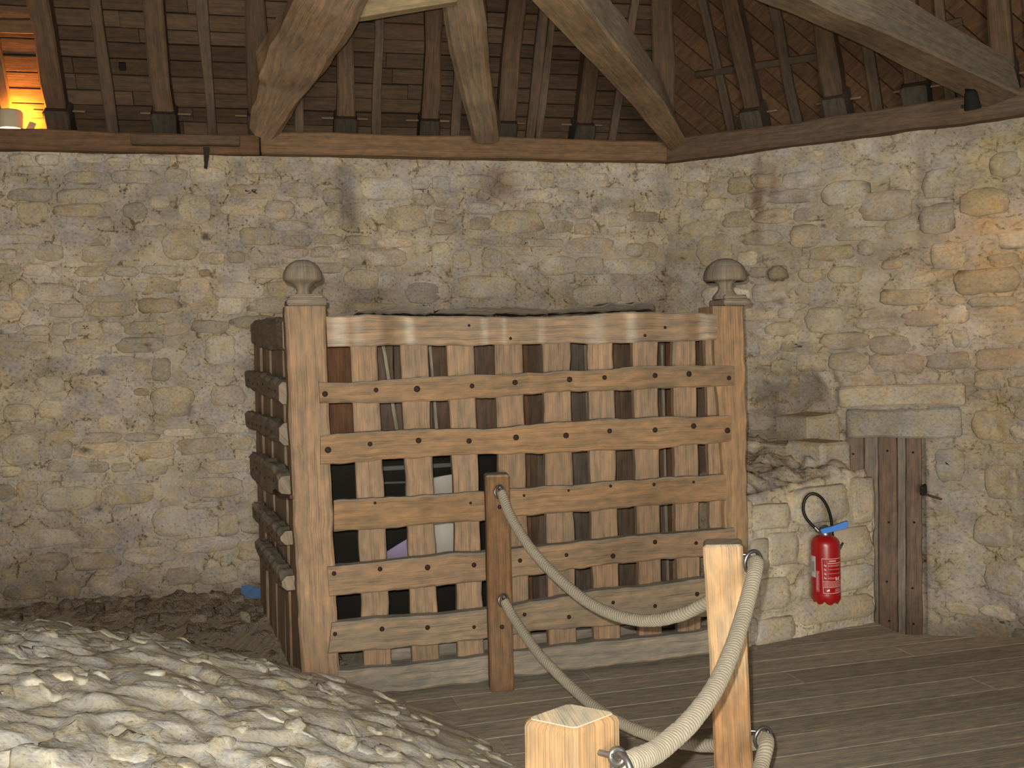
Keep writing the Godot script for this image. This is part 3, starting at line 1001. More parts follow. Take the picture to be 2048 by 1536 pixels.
# ------------------------------------------------------------------ big timbers
# a timber whose lower face runs between two edge lines, each point at its own depth
func timber(st: SurfaceTool, rows: Array, height: float, tint: Color, ch: float, wob: float, grey: float) -> void:
	var rings: Array = []
	var pts: Array = []
	var fine: Array = []
	for i in rows.size() - 1:
		var steps := 7
		for k in steps:
			var f := float(k) / steps
			var r: Array = []
			for c in 5:
				r.append(lerpf(rows[i][c], rows[i + 1][c], f))
			fine.append(r)
	fine.append(rows[rows.size() - 1])
	var kk := Vector3(rng.randf(), rng.randf(), rng.randf()) * 40.0
	for q in fine:
		pts.append([deep(q[0], q[1], q[4]), deep(q[2], q[3], q[4])])
	for i in pts.size():
		var a: Vector3 = pts[i][0]
		var b: Vector3 = pts[i][1]
		var m0: Vector3 = (pts[maxi(i - 1, 0)][0] + pts[maxi(i - 1, 0)][1]) * 0.5
		var m1: Vector3 = (pts[mini(i + 1, pts.size() - 1)][0] + pts[mini(i + 1, pts.size() - 1)][1]) * 0.5
		var ax := (m1 - m0).normalized()
		var side := (b - a)
		side = side - ax * side.dot(ax)
		var upd := side.cross(ax).normalized()
		if upd.y < 0.0 and absf(upd.y) > 0.2:
			upd = -upd
		elif absf(upd.y) <= 0.2 and upd.z > 0.0:
			upd = -upd
		var c := (a + b) * 0.5 + upd * height * 0.5
		var f := i * 0.12
		var w := side.length() * 0.5 + wob * nz.get_noise_3dv(kk + Vector3(f * 0.9, 0, 0))
		var h := height * 0.5 + wob * nz.get_noise_3dv(kk + Vector3(0, f * 0.9, 0))
		rings.append(octo(c + side.normalized() * wob * 0.8 * nz.get_noise_3dv(kk + Vector3(0, 0, f * 1.1)), side.normalized() * w, upd * h, ch))
	loft(st, rings, tint, 0.55 if ch < 0.02 else 0.0, false, true, true, 0.26, Vector3(1.0, 0.2, 0.5).normalized(), grey)

func beam(called: String, label: String, rows: Array, height: float, tint: Color, ch: float, wob: float, grey: float) -> MeshInstance3D:
	var st := begin()
	timber(st, rows, height, tint, ch, wob, grey)
	var o := obj(called, st, M.wood, self)
	tag(o, label, "beam")
	return o

func build_beams() -> void:
	var brown := Color(0.19, 0.115, 0.06)
	beam("curved_brace", "thick waney curved oak brace, the broadest timber, rising above the left cage post", [[492, 277, 560, 279, 6.9], [500, 235, 598, 215, 6.7], [513, 190, 640, 165, 6.5], [532, 120, 668, 128, 6.2], [560, 58, 694, 88, 5.9], [592, 2, 722, 40, 5.6], [620, -60, 765, -40, 5.3], [665, -150, 830, -140, 4.9]], 0.26, Color(0.45, 0.295, 0.18), 0.045, 0.012, 0.25)
	beam("roof_strut", "tapering twisted strut standing on the plate in the middle, narrow at its foot", [[944, 284, 996, 287, 7.0], [926, 205, 987, 200, 6.6], [910, 147, 980, 130, 6.4], [890, 68, 974, 66, 6.15], [879, 0, 966, 0, 5.95], [862, -120, 955, -120, 5.6]], 0.2, Color(0.34, 0.24, 0.15), 0.03, 0.012, 0.4)
	beam("dragon_beam", "straight squared beam running up and left out of the corner of the two walls", [[1340, 302, 1378, 288, 7.45], [1266, 215, 1328, 204, 6.6], [1160, 108, 1246, 108, 5.7], [1060, 0, 1165, 0, 5.1], [960, -110, 1085, -110, 4.7]], 0.24, Color(0.38, 0.255, 0.145), 0.012, 0.006, 0.15)
	beam("sloping_beam", "dark heavy beam slanting across the top right corner down to the plate", [[1962, 212, 2062, 200, 6.3], [1790, 128, 1890, 118, 5.7], [1642, 56, 1745, 56, 5.15], [1508, 0, 1625, 0, 4.8], [1330, -84, 1480, -84, 4.4]], 0.27, Color(0.25, 0.175, 0.105), 0.014, 0.008, 0.2)
	var st := begin()
	var a := deep(722, 17, 5.75)
	var b := deep(892, -14, 5.85)
	bar(st, a + Vector3(-0.03, -0.0, 0.0), b + Vector3(0.05, 0, 0), Vector3.UP, 0.13, 0.09, 0.008, Color(0.52, 0.40, 0.22), 0.0, 0.006, 6)
	var o := obj("cross_tie", st, M.wood, self)
	tag(o, "short pale yellow plank between the curved brace and the tapering strut", "beam")
	# wall plates
	var pb := begin()
	var f0 := B * Vector3(-6.2, WALL_H + 0.065, -0.02)
	bar(pb, f0, B * Vector3(-2.98, WALL_H + 0.065, -0.02), Vector3.UP, 0.135, 0.2, 0.01, Color(0.24, 0.14, 0.078), 0.0, 0.01, 14)
	var p1 := obj("wall_plate", pb, M.wood, self)
	tag(p1, "reddish brown wall plate along the top left of the back wall, below the lamp", "beam")
	var pc := begin()
	bar(pc, B * Vector3(-2.97, WALL_H + 0.075, 0.0), B * Vector3(0.0, WALL_H + 0.075, 0.0), Vector3.UP, 0.15, 0.22, 0.01, Color(0.33, 0.205, 0.115), 0.0, 0.008, 14)
	var p2 := obj("wall_plate", pc, M.wood, self)
	tag(p2, "lighter brown wall plate on the back wall from the iron strap to the corner", "beam")
	var pj := begin()
	var j0 := hit(B, 263, 281, 0.1)
	var j1 := hit(B, 480, 284, 0.1)
	bar(pj, B * (j0 + Vector3(0, 0, 0.03)), B * (j1 + Vector3(0, 0, 0.03)), Vector3.UP, 0.07, 0.06, 0.006, Color(0.20, 0.135, 0.085), 0.0, 0.004, 5)
	var p3 := obj("scarf_piece", pj, M.wood, self)
	tag(p3, "short dark timber over the back wall plate's joint, left of the curved brace", "timber")
	var pr := begin()
	bar(pr, R * Vector3(0.0, WALL_H + 0.075, 0.0), R * Vector3(4.6, WALL_H + 0.085, 0.0), Vector3.UP, 0.16, 0.22, 0.01, Color(0.20, 0.135, 0.09), 0.0, 0.012, 18, 0.1)
	var p4 := obj("wall_plate", pr, M.wood, self)
	tag(p4, "dusty dark wall plate along the top of the right wall", "beam")

# ------------------------------------------------------------------ the lime-coated dome top and the dirt behind it
const DOME := Vector3(-3.0, 0, -2.4)
const DOME_R := 3.34
func dome_h(x: float, z: float) -> float:
	var r := Vector2(x - DOME.x, z - DOME.z).length() / DOME_R
	var base := 0.78 * (1.0 - r * r)
	# rubble: scaly lumps under the lime wash
	var wx := x * 1.0 + 0.10 * nz.get_noise_2d(x * 3.0, z * 3.0)
	var wz := z * 1.0 + 0.10 * nz.get_noise_2d(x * 3.0 + 9.0, z * 3.0)
	var big := nz.get_noise_2d(wx * 4.2, wz * 5.5)
	var mid := nz.get_noise_2d(wx * 11.0, wz * 14.0)
	var scale_k := clampf((1.0 - r) * 5.0, 0.25, 1.0)
	return base + scale_k * (0.036 * big + 0.012 * absf(mid) + 0.002 * nz.get_noise_2d(x * 40.0, z * 40.0))

func build_mound() -> void:
	var st := begin()
	var step := 0.022
	var x0 := -3.4
	var x1 := 0.35
	var z0 := -5.75
	var z1 := -1.6
	var nx := int((x1 - x0) / step)
	var ny := int((z1 - z0) / step)
	st.set_smooth_group(1)
	var c0 := Color(0.65, 0.615, 0.505)
	for j in ny + 1:
		for i in nx + 1:
			var x := x0 + i * step
			var z := z0 + j * step
			var k := 1.0 + 0.16 * nz.get_noise_2d(x * 2.4, z * 2.4) + 0.14 * nz.get_noise_2d(x * 8.0, z * 8.0 + 20.0)
			var c := mul(c0, k)
			var dirt := clampf(nz.get_noise_2d(x * 1.6 + 50.0, z * 1.6) * 2.6 - 0.75, 0.0, 1.0) * 0.6
			c = c.lerp(Color(0.40, 0.345, 0.265), dirt)
			st.set_color(c)
			st.add_vertex(Vector3(x - DOME.x, maxf(dome_h(x, z), -0.03), z - DOME.z))
	for j in ny:
		for i in nx:
			var x := x0 + i * step
			var z := z0 + j * step
			if Vector2(x - DOME.x, z - DOME.z).length() > DOME_R + 0.05:
				continue
			var a := j * (nx + 1) + i
			for k in [a, a + 1, a + nx + 1, a + 1, a + nx + 2, a + nx + 1]:
				st.add_index(k)
	var o := obj("lime_mound", st, M.lime, self, Transform3D(Basis.IDENTITY, DOME))
	tag(o, "pale lime-coated rubble dome swelling up at the lower left beside the plank floor", "mound")
	# stones that break through the lime
	var n := 0
	while n < 280:
		var a := rng.randf_range(-0.15, 1.75)
		var r := DOME_R * sqrt(rng.randf_range(0.18, 0.985))
		var x := DOME.x + cos(a) * r
		var z := DOME.z - sin(a) * r
		if x < -3.2 or z > -1.75:
			continue
		n += 1
		var far := r / DOME_R
		var w := rng.randf_range(0.10, 0.27) * (1.15 - 0.5 * far)
		var nn := Vector3(2.0 * 0.8 * (x - DOME.x) / (DOME_R * DOME_R), 1.0, 2.0 * 0.8 * (z - DOME.z) / (DOME_R * DOME_R)).normalized()
		var t := Vector3(cos(a + PI * 0.5), 0, -sin(a + PI * 0.5)).rotated(Vector3.UP, rng.randf_range(-0.5, 0.5))
		t = (t - nn * t.dot(nn)).normalized()
		var bs := Basis(t, nn.cross(t), nn).rotated(t, rng.randf_range(-0.16, 0.05))
		var k := mul(c0, rng.randf_range(0.96, 1.04))
		k = Color(k.r, k.g, k.b * rng.randf_range(0.93, 1.0))
		var bz := bs
		var o3 := Vector3(x, dome_h(x, z) - 0.004, z)
		var follow := func(lx: float, ly: float) -> float:
			var wp: Vector3 = o3 + bz.x * lx + bz.y * ly
			return (dome_h(wp.x, wp.z) - wp.y) * 0.75
		put("stone", stone_shape(w, w * rng.randf_range(0.4, 0.75), rng.randf_range(0.002, 0.012), k, rng.randf_range(1.8, 2.8), 1.4, follow), M.lime, o, Transform3D(bs, Vector3(x - DOME.x, dome_h(x, z) - 0.004, z - DOME.z)))
	# loose dirt and rubble between the dome, the cage and the wall
	var d := begin()
	d.set_smooth_group(1)
	var gx := 150
	var gz := 90
	for j in gz + 1:
		for i in gx + 1:
			var x := lerpf(-5.2, -0.9, float(i) / gx)
			var z := lerpf(-7.35, -4.3, float(j) / gz)
			var wall := B.affine_inverse() * Vector3(x, 0, z)
			var h := -0.02 + 0.03 * smoothstep(1.0, 0.0, wall.z) + 0.02 * exp(-(pow((x + 1.55) / 0.5, 2.0) + pow((z + 6.4) / 0.5, 2.0)))
			h += 0.045 * nz.get_noise_2d(x * 5.0, z * 5.0) + 0.03 * nz.get_noise_2d(x * 15.0, z * 15.0)
			var k := 1.0 + 0.4 * nz.get_noise_2d(x * 6.0, z * 9.0)
			d.set_color(Color(0.43 * k, 0.345 * k, 0.255 * k))
			d.add_vertex(Vector3(x + 2.5, h, z + 6.0))
	for j in gz:
		for i in gx:
			var a := j * (gx + 1) + i
			var mid_at := B.affine_inverse() * Vector3(lerpf(-5.2, -0.9, (i + 0.5) / gx), 0, lerpf(-7.35, -4.3, (j + 0.5) / gz))
			if mid_at.z < -0.03:
				continue
			for k in [a, a + 1, a + gx + 1, a + 1, a + gx + 2, a + gx + 1]:
				d.add_index(k)
	var dirt := obj("dirt_bank", d, M.soil, self, Transform3D(Basis.IDENTITY, Vector3(-2.5, 0, -6.0)))
	tag(dirt, "dark brown loose earth and debris banked between the dome, the back wall and the cage side", "earth")
	dirt.set_meta("kind", "stuff")
	for i in 60:
		var x := rng.randf_range(-3.4, -1.3)
		var z := rng.randf_range(-6.75, -5.2)
		var w := rng.randf_range(0.05, 0.16)
		var at := Transform3D(Basis(Vector3.RIGHT, -PI * 0.5 + rng.randf_range(-0.3, 0.5)).rotated(Vector3.UP, rng.randf() * TAU), Vector3(x + 2.5, rng.randf_range(-0.02, 0.03), z + 6.0))
		put("clod", stone_shape(w, w * rng.randf_range(0.5, 0.9), 0.03, mul(Color(0.36, 0.30, 0.22), rng.randf_range(0.6, 1.25)), 2.2, 2.2), M.soil, dirt, at)
	# scrap of blue sheet
	var b := begin()
	var c := deep(507, 1189, 6.7)
	var rows: Array = []
	for j in 9:
		var row: Array = []
		for i in 13:
			var u := i / 12.0 - 0.5
			var v := j / 8.0 - 0.5
			row.append(Vector3(u * 0.17 + 0.01 * nz.get_noise_2d(u * 9, v * 9), v * (0.09 - u * 0.03) - 0.02 * u + 0.012 * nz.get_noise_2d(u * 14 + 4, v * 9), -v * 0.05 + 0.02 * nz.get_noise_2d(u * 12 + 9, v * 12)))
		rows.append(row)
	for side in [0.0, -0.002]:
		b.set_smooth_group(1 if side == 0.0 else 2)
		for j in 8:
			for i in 12:
				var off := Vector3(0, 0, side)
				var col := Color(0.10, 0.19, 0.36)
				var z := Vector2.ZERO
				var out := Vector3(0, 0, 1.0 if side == 0.0 else -1.0)
				tri(b, [rows[j][i] + off, rows[j][i + 1] + off, rows[j + 1][i + 1] + off], [z, z, z], [col, col, col], out)
				tri(b, [rows[j][i] + off, rows[j + 1][i + 1] + off, rows[j + 1][i] + off], [z, z, z], [col, col, col], out)
	var sheet := obj("blue_sheet", b, M.rope, self, Transform3D(Basis.IDENTITY, c))
	tag(sheet, "crumpled scrap of blue plastic sheet on the dirt behind the cage's left side", "sheet")

# ------------------------------------------------------------------ pier with sloping rubble top
func build_pier() -> void:
	var o := thing("stone_pier", "squared stone pier with a sloping rubble top where the fire extinguisher hangs", "pier", P)
	var st := begin()
	st.set_smooth_group(1)
	var top := func(u: float) -> float: return 0.80 + 0.10 * clampf((u + 0.1) / 0.9, 0.0, 1.0)
	var prof: Array = []
	for i in 37:
		prof.append([0.0, float(i) / 36.0, 0])
	for i in 45:
		prof.append([1.9 * (i + 1) / 45.0, 1.0, 1])
	var nx := 60
	for q in prof:
		for i in nx + 1:
			var u := lerpf(-0.10, 0.955, float(i) / nx)
			var tp: float = top.call(u)
			var p := Vector3(u, 0, 0)
			var bump := rubble(u * 1.3 + 60.0, (q[0] + q[1]) * 1.3)
			var c := mul(Color(0.56, 0.475, 0.345), 1.0 + 0.24 * nz.get_noise_2d(u * 3.0, q[0] * 3.0 + q[1] * 3.0) + 0.2 * nz.get_noise_2d(u * 11.0, q[0] * 11.0 + q[1] * 11.0))
			if q[2] == 0:
				p.y = lerpf(-0.3, tp, q[1])
				p.z = bump * 0.6 - 0.02 - 0.05 * pow(q[1], 12.0)
			else:
				p.y = tp + 0.26 * (q[0] / 1.9) + bump * 2.2 + 0.03 * nz.get_noise_2d(u * 7.0, q[0] * 5.0) - 0.03 * exp(-q[0] * 12.0)
				p.z = -q[0] - 0.05
				c = c.lerp(Color(0.33, 0.28, 0.205), 0.3 + 0.35 * clampf(nz.get_noise_2d(u * 2.0 + 7.0, q[0] * 2.0) + 0.6 * q[0], 0.0, 1.0))
			st.set_color(c)
			st.add_vertex(p)
	for j in prof.size() - 1:
		for i in nx:
			var a := j * (nx + 1) + i
			for k in [a, a + nx + 1, a + 1, a + 1, a + nx + 1, a + nx + 2]:
				st.add_index(k)
	st.generate_normals()
	var mesh := st.commit()
	var core := begin()
	bar(core, Vector3(-0.09, 0.22, -0.98), Vector3(0.945, 0.22, -0.98), Vector3.UP, 1.1, 1.84, 0.01, Color(0.5, 0.41, 0.27))
	core.generate_normals()
	core.commit(mesh)
	put("mortar", mesh, M.mortar, o)
	var pale := Color(0.54, 0.455, 0.33)
	for q in [[1730, 1001, 47, 94, 0], [1648, 1010, 108, 76, 1], [1677, 1092, 148, 72, 0], [1569, 1098, 68, 68, 2], [1677, 1163, 154, 56, 1], [1679, 1219, 154, 52, 0], [1550, 1188, 70, 66, 2], [1552, 1262, 88, 54, 1], [1522, 1114, 44, 74, 2], [1545, 1034, 88, 54, 2], [1512, 1190, 26, 60, 0], [1510, 1262, 16, 52, 1], [1500, 1030, 20, 60, 0]]:
		var a := hit(P, q[0], q[1])
		var w: float = absf(hit(P, q[0] + q[2] * 0.5, q[1]).x - hit(P, q[0] - q[2] * 0.5, q[1]).x)
		var h: float = absf(hit(P, q[0], q[1] + q[3] * 0.5).y - hit(P, q[0], q[1] - q[3] * 0.5).y)
		var tone := pale
		if q[4] == 1:
			tone = Color(0.55, 0.48, 0.36)
		elif q[4] == 2:
			tone = Color(0.52, 0.455, 0.34)
		lay(o, a.x, a.y, -0.02, w - 0.012, h - 0.008, 0.02, tone, 8.0, 0.55, null, "block")
	# loose blocks standing on the slope, stepping up to the door head
	for q in [[1674, 917, 84, 62, 0.22, 0.3], [1650, 854, 92, 50, 0.72, 0.26], [1600, 905, 60, 40, 0.5, 0.2]]:
		var a := hit(P, q[0], q[1], -q[4])
		var k: float = 2000.0 / (5.6 + q[4])
		var bl := begin()
		var w: float = q[2] / k
		var h: float = q[3] / k + 0.04
		bar(bl, a + Vector3(-w * 0.5, -0.02, -0.16), a + Vector3(w * 0.5, -0.02, -0.16), Vector3.UP, h, 0.32, 0.018, Color(0.53, 0.455, 0.33), 0.0, 0.014, 8, 0.15)
		obj("block", bl, M.stone, o)
	for i in 46:
		var u := rng.randf_range(-0.02, 0.88)
		if u > 0.35 and rng.randf() < 0.8:
			continue
		var b := rng.randf_range(0.05, 1.7)
		var w := rng.randf_range(0.07, 0.2)
		var at := Transform3D(Basis(Vector3.RIGHT, -PI * 0.5 + 0.5).rotated(Vector3.UP, rng.randf_range(-0.5, 0.5)), Vector3(u, top.call(u) + 0.26 * b / 1.9 + 0.0, -b - 0.05))
		put("stone", stone_shape(w, w * rng.randf_range(0.5, 0.8), 0.03, mul(Color(0.50, 0.43, 0.31), rng.randf_range(0.75, 1.15)), 2.2, 2.0), M.stone, o, at)

func build_door() -> void:
	var o := Node3D.new()
	o.name = "door_1"
	add_child(o)
	o.transform = R
	o.set_meta("kind", "structure")
	var z := -0.075
	var lines := [1690, 1726, 1754, 1792, 1809, 1841]
	var tones := [Color(0.33, 0.255, 0.19), Color(0.35, 0.295, 0.23), Color(0.32, 0.22, 0.155), Color(0.37, 0.315, 0.24), Color(0.30, 0.21, 0.15)]
	for i in 5:
		var x0: float = lines[i]
		var x1: float = lines[i + 1]
		var A := uvs(R, z, [[x0 + 2.0, 868], [x0 + 3.5, 1000], [x0 + 4.0, 1268]])
		var C := uvs(R, z, [[x1, 868], [x1 + 1.5, 1000], [x1 + 2.0, 1268]])
		for arr in [A, C]:
			arr.append(Vector2(arr[2].x, -1.15))
		var st := begin()
		slab(st, A, C, z - 0.04 - 0.006 * (i % 2), z - 0.006 * ((i * 2) % 3), 0.004, tones[i], 0.0, 0.005, 20, 0.15)
		var pl := obj("plank", st, M.wood, o)
		for hh in [0.9, 0.42, 0.0, -0.25]:
			if i % 2 == 0:
				var nail := begin()
				lathe(nail, [[0.008, 0.0], [0.007, 0.004], [0.001, 0.006]], 8, Color.WHITE)
				var mid: float = (along_line(A, 0.3).x + along_line(C, 0.3).x) * 0.5
				obj("nail", nail, M.rust, pl, Transform3D(Basis(Vector3.RIGHT, PI * 0.5), Vector3(mid + rng.randf_range(-0.012, 0.012), hh + rng.randf_range(-0.03, 0.03), z)))
	var pin := begin()
	var a := hit(R, 1846, 981, 0.05)
	bar(pin, a + Vector3(0, 0, -0.12), a + Vector3(0, 0, 0.02), Vector3.UP, 0.06, 0.035, 0.004, Color(0.03, 0.025, 0.02))
	bar(pin, a + Vector3(0.0, -0.02, 0.0), hit(R, 1884, 999, 0.06), Vector3.UP, 0.014, 0.014, 0.003, Color(0.10, 0.07, 0.05))
	var hk := obj("iron_staple", pin, M.rope, self, R)
	tag(hk, "small rusty iron staple in the wall just right of the plank door", "staple")

# ------------------------------------------------------------------ lattice cage
func nails(rail: Node3D, z: float, fr: Transform3D, spots: Array, r: float) -> void:
	for q in spots:
		var h := hit(fr, q[0], q[1], z)
		var st := begin()
		var k := r * rng.randf_range(0.85, 1.2)
		lathe(st, [[k, -0.004], [k, 0.002], [k * 0.8, 0.006], [k * 0.4, 0.009], [0.0, 0.0095]], 9, Color.WHITE, 0.0, 0.2)
		obj("nail", st, M.rust, rail, Transform3D(Basis(Vector3.RIGHT, PI * 0.5), Vector3(h.x, h.y, z)))

func finial(parent: Node3D, px: float, rim_y: float, top_y: float, base_y: float, half: float, squash: float) -> void:
	var c := hit(G, px, base_y, -0.06)
	var k := absf(hit(G, px + 100, base_y, -0.06).x - c.x) / 100.0
	var g := Color(0.31, 0.255, 0.185)
	var rr := half * k
	var y := func(p: float) -> float: return (base_y - p) * k
	var st := begin()
	var span := rim_y - top_y
	lathe(st, [[rr * 0.62, y.call(base_y - 10)], [rr * 0.58, y.call(base_y - 16)], [rr * 0.44, y.call(base_y - 22)], [rr * 0.33, y.call(base_y - 28)], [rr * 0.33, y.call(base_y - 33)], [rr * 0.40, y.call(base_y - 38)], [rr * 0.62, y.call(base_y - 45)], [rr * 0.90, y.call(rim_y + 4)], [rr * 1.0, y.call(rim_y)],
		[rr * 1.01, y.call(rim_y - span * 0.12)], [rr * 0.97, y.call(rim_y - span * 0.35)], [rr * 0.84, y.call(rim_y - span * 0.62)], [rr * 0.60, y.call(rim_y - span * 0.83)], [rr * 0.32, y.call(rim_y - span * 0.96)], [0.0, y.call(top_y)]], 28, g, 0.9, 0.15, squash)
	obj("finial", st, M.wood, parent, Transform3D(Basis.IDENTITY, c))

func build_cage() -> void:
	var cage := thing("lattice_cage", "weathered oak lattice cage of nailed rails and slats between two knob-topped posts", "cage", G)
	var oak := Color(0.40, 0.27, 0.165)
	var st := begin()
	slab(st, uvs(G, 0.045, [[570, 612], [578, 800], [586, 1000], [596, 1200], [606, 1400]]), uvs(G, 0.045, [[652, 612], [655, 760], [661, 900], [667, 1050], [672, 1200], [682, 1400]]), -0.15, 0.045, 0.012, oak, 0.5, 0.006, 40, 0.12)
	var cap := hit(G, 611, 606, -0.055)
	bar(st, cap + Vector3(-0.092, 0, 0), cap + Vector3(0.092, 0, 0), Vector3.UP, 0.034, 0.205, 0.008, Color(0.33, 0.265, 0.19), 0.8, 0.002, 3)
	bar(st, cap + Vector3(-0.08, 0.024, 0), cap + Vector3(0.08, 0.024, 0), Vector3.UP, 0.026, 0.17, 0.010, Color(0.33, 0.265, 0.19), 0.8, 0.002, 3)
	var pl := obj("post", st, M.wood, cage)
	finial(pl, 607, 559, 519, 612, 39.0, 1.0)
	st = begin()
	slab(st, uvs(G, 0.045, [[1428, 612], [1434, 760], [1447, 900], [1452, 1100], [1462, 1320]]), uvs(G, 0.045, [[1490, 612], [1494, 800], [1497, 1100], [1500, 1320]]), -0.15, 0.045, 0.012, Color(0.42, 0.27, 0.15), 0.4, 0.006, 40, 0.1)
	cap = hit(G, 1459, 606, -0.055)
	bar(st, cap + Vector3(-0.078, 0, 0), cap + Vector3(0.078, 0, 0), Vector3.UP, 0.036, 0.19, 0.008, Color(0.33, 0.265, 0.19), 0.8, 0.002, 3)
	bar(st, cap + Vector3(-0.066, 0.026, 0), cap + Vector3(0.066, 0.026, 0), Vector3.UP, 0.026, 0.16, 0.010, Color(0.33, 0.265, 0.19), 0.8, 0.002, 3)
	var pr := obj("post", st, M.wood, cage)
	finial(pr, 1451, 565, 527, 610, 38.0, 1.0)
	# upright slats behind the rails
	var slats := [[698, 752, 730, 785], [800, 855, 826, 880], [894, 947, 918, 970], [990, 1045, 1010, 1063], [1086, 1140, 1099, 1154], [1177, 1226, 1191, 1242], [1264, 1315, 1280, 1326], [1347, 1392, 1358, 1404], [1413, 1450, 1424, 1462]]
	for q in slats:
		st = begin()
		slab(st, uvs(G, 0.0, [[q[0] + rng.randf_range(-2, 2), 660], [(q[0] + q[2]) * 0.5 + rng.randf_range(-2, 2), 990], [q[2], 1375 - (q[2] - 676) * 0.125]]), uvs(G, 0.0, [[q[1], 660], [(q[1] + q[3]) * 0.5, 990], [q[3] + rng.randf_range(-1, 1), 1375 - (q[2] - 676) * 0.125]]), -0.045, 0.0, 0.006, mul(Color(0.385, 0.265, 0.165), rng.randf_range(0.92, 1.1)), 0.0, 0.006, 26, 0.18)
		obj("slat", st, M.wood, cage)
	# rails
	var rails := [
		[[[652, 632], [760, 630], [900, 633], [1100, 633], [1250, 624], [1434, 627]], [[655, 693], [900, 691], [1100, 688], [1434, 681]], 0.045, Color(0.385, 0.275, 0.178), [[938, 651], [1021, 677], [1290, 671], [1330, 655]], 0.007],
		[[[638, 766], [700, 764], [850, 754], [1000, 749], [1200, 738], [1350, 730], [1469, 731]], [[640, 809], [900, 800], [1100, 786], [1470, 772]], 0.068, Color(0.36, 0.235, 0.13), [[650, 788], [752, 780], [834, 778], [944, 772], [1030, 765], [1139, 759], [1209, 755], [1310, 751], [1378, 748], [1458, 756]], 0.0135],
		[[[641, 871], [760, 864], [900, 856], [1000, 858], [1080, 848], [1200, 840], [1330, 834], [1463, 832]], [[641, 929], [800, 918], [950, 909], [1100, 906], [1300, 898], [1463, 883]], 0.068, Color(0.40, 0.25, 0.13), [[656, 900], [740, 888], [837, 881], [938, 882], [1032, 875], [1132, 871], [1219, 862], [1310, 860], [1387, 852], [1455, 861]], 0.0135],
		[[[668, 1003], [760, 995], [900, 988], [1040, 978], [1200, 965], [1350, 954], [1453, 949]], [[668, 1064], [800, 1056], [900, 1046], [1040, 1034], [1200, 1020], [1453, 1001]], 0.045, Color(0.37, 0.235, 0.125), [[750, 1006], [941, 1006], [1048, 991], [1137, 981], [1221, 972], [1308, 969], [1387, 964]], 0.008],
		[[[655, 1134], [760, 1123], [850, 1116], [890, 1108], [1022, 1100], [1229, 1076], [1470, 1058]], [[659, 1193], [800, 1181], [960, 1164], [1022, 1156], [1225, 1129], [1470, 1108]], 0.068, Color(0.375, 0.255, 0.155), [[668, 1147], [760, 1138], [855, 1135], [948, 1130], [1040, 1121], [1133, 1110], [1226, 1112], [1310, 1084], [1392, 1086]], 0.012],
		[[[664, 1246], [760, 1238], [960, 1221], [1022, 1213], [1167, 1186], [1300, 1172], [1470, 1150]], [[657, 1307], [800, 1297], [960, 1280], [1060, 1264], [1200, 1252], [1333, 1244], [1470, 1226]], 0.068, Color(0.345, 0.265, 0.175), [[670, 1268], [764, 1258], [855, 1255], [948, 1254], [1049, 1229], [1138, 1234], [1226, 1205], [1310, 1212], [1394, 1188]], 0.011]]
	# pale lime runs on the top rail, a dark stain on the fourth, rust round the nails
	var runs := [[676, 20, 0.8], [713, 12, 0.5], [818, 13, 0.85], [775, 20, -0.6], [968, 8, 0.6], [1006, 7, 0.5], [1190, 26, 0.5], [1262, 16, 0.75], [1080, 8, 0.45], [1300, 24, -0.45], [1385, 22, -0.5], [1412, 16, 0.5]]
	for q in rails:
		st = begin()
		var is_top: bool = q == rails[0]
		var is_fourth: bool = q == rails[3]
		var marks: Array = []
		if is_top:
			for m in runs:
				var a := hit(G, m[0], 660, q[2])
				marks.append([a.x, m[1] * 0.0024, m[2]])
		var spot := hit(G, 852, 1020, q[2])
		var heads: Array = []
		if q[5] > 0.01:
			for m in q[4]:
				var a := hit(G, m[0], m[1], q[2])
				heads.append(Vector2(a.x, a.y - 0.012))
		painter = func(p: Vector3, c: Color) -> Color:
			for m in marks:
				var k := clampf(1.4 - absf(p.x - m[0] + 0.015 * nz.get_noise_2d(p.y * 9.0, m[0])) / m[1] * 1.3, 0.0, 1.0)
				c = c.lerp(Color(0.60, 0.52, 0.41) if m[2] > 0.0 else Color(0.22, 0.145, 0.08), k * absf(m[2]))
			if is_fourth:
				c = c.lerp(Color(0.13, 0.08, 0.055), 0.75 * clampf(1.4 - Vector2((p.x - spot.x) / 0.045, (p.y - spot.y) / 0.06).length(), 0.0, 1.0))
			for m in heads:
				c = c.lerp(Color(0.20, 0.12, 0.07), 0.55 * clampf(1.3 - Vector2((p.x - m.x) / 0.05, (p.y - m.y) / 0.04).length(), 0.0, 1.0))
			return c
		slab(st, uvs(G, q[2], q[0]), uvs(G, q[2], q[1]), 0.0, q[2], 0.007, q[3], 1.0, 0.007, 110, 0.14)
		painter = null
		var rail := obj("rail", st, M.wood, cage)
		nails(rail, q[2], G, q[4], q[5])
	st = begin()
	slab(st, uvs(G, 0.055, [[676, 1345], [760, 1336], [968, 1313], [1180, 1287], [1410, 1262], [1470, 1254]]), uvs(G, 0.055, [[676, 1400], [760, 1391], [974, 1363], [1200, 1336], [1410, 1309], [1470, 1302]]), -0.06, 0.055, 0.012, Color(0.38, 0.335, 0.255), 1.0, 0.010, 40, 0.45)
	obj("base_beam", st, M.wood, cage)
	# left side of the cage: slats, waney rails, hook
	var side := S
	var inv := G.affine_inverse()
	var to_side := inv * side
	var back_s: float = hit(S, 509, 800, 0.0).x
	var n := 9
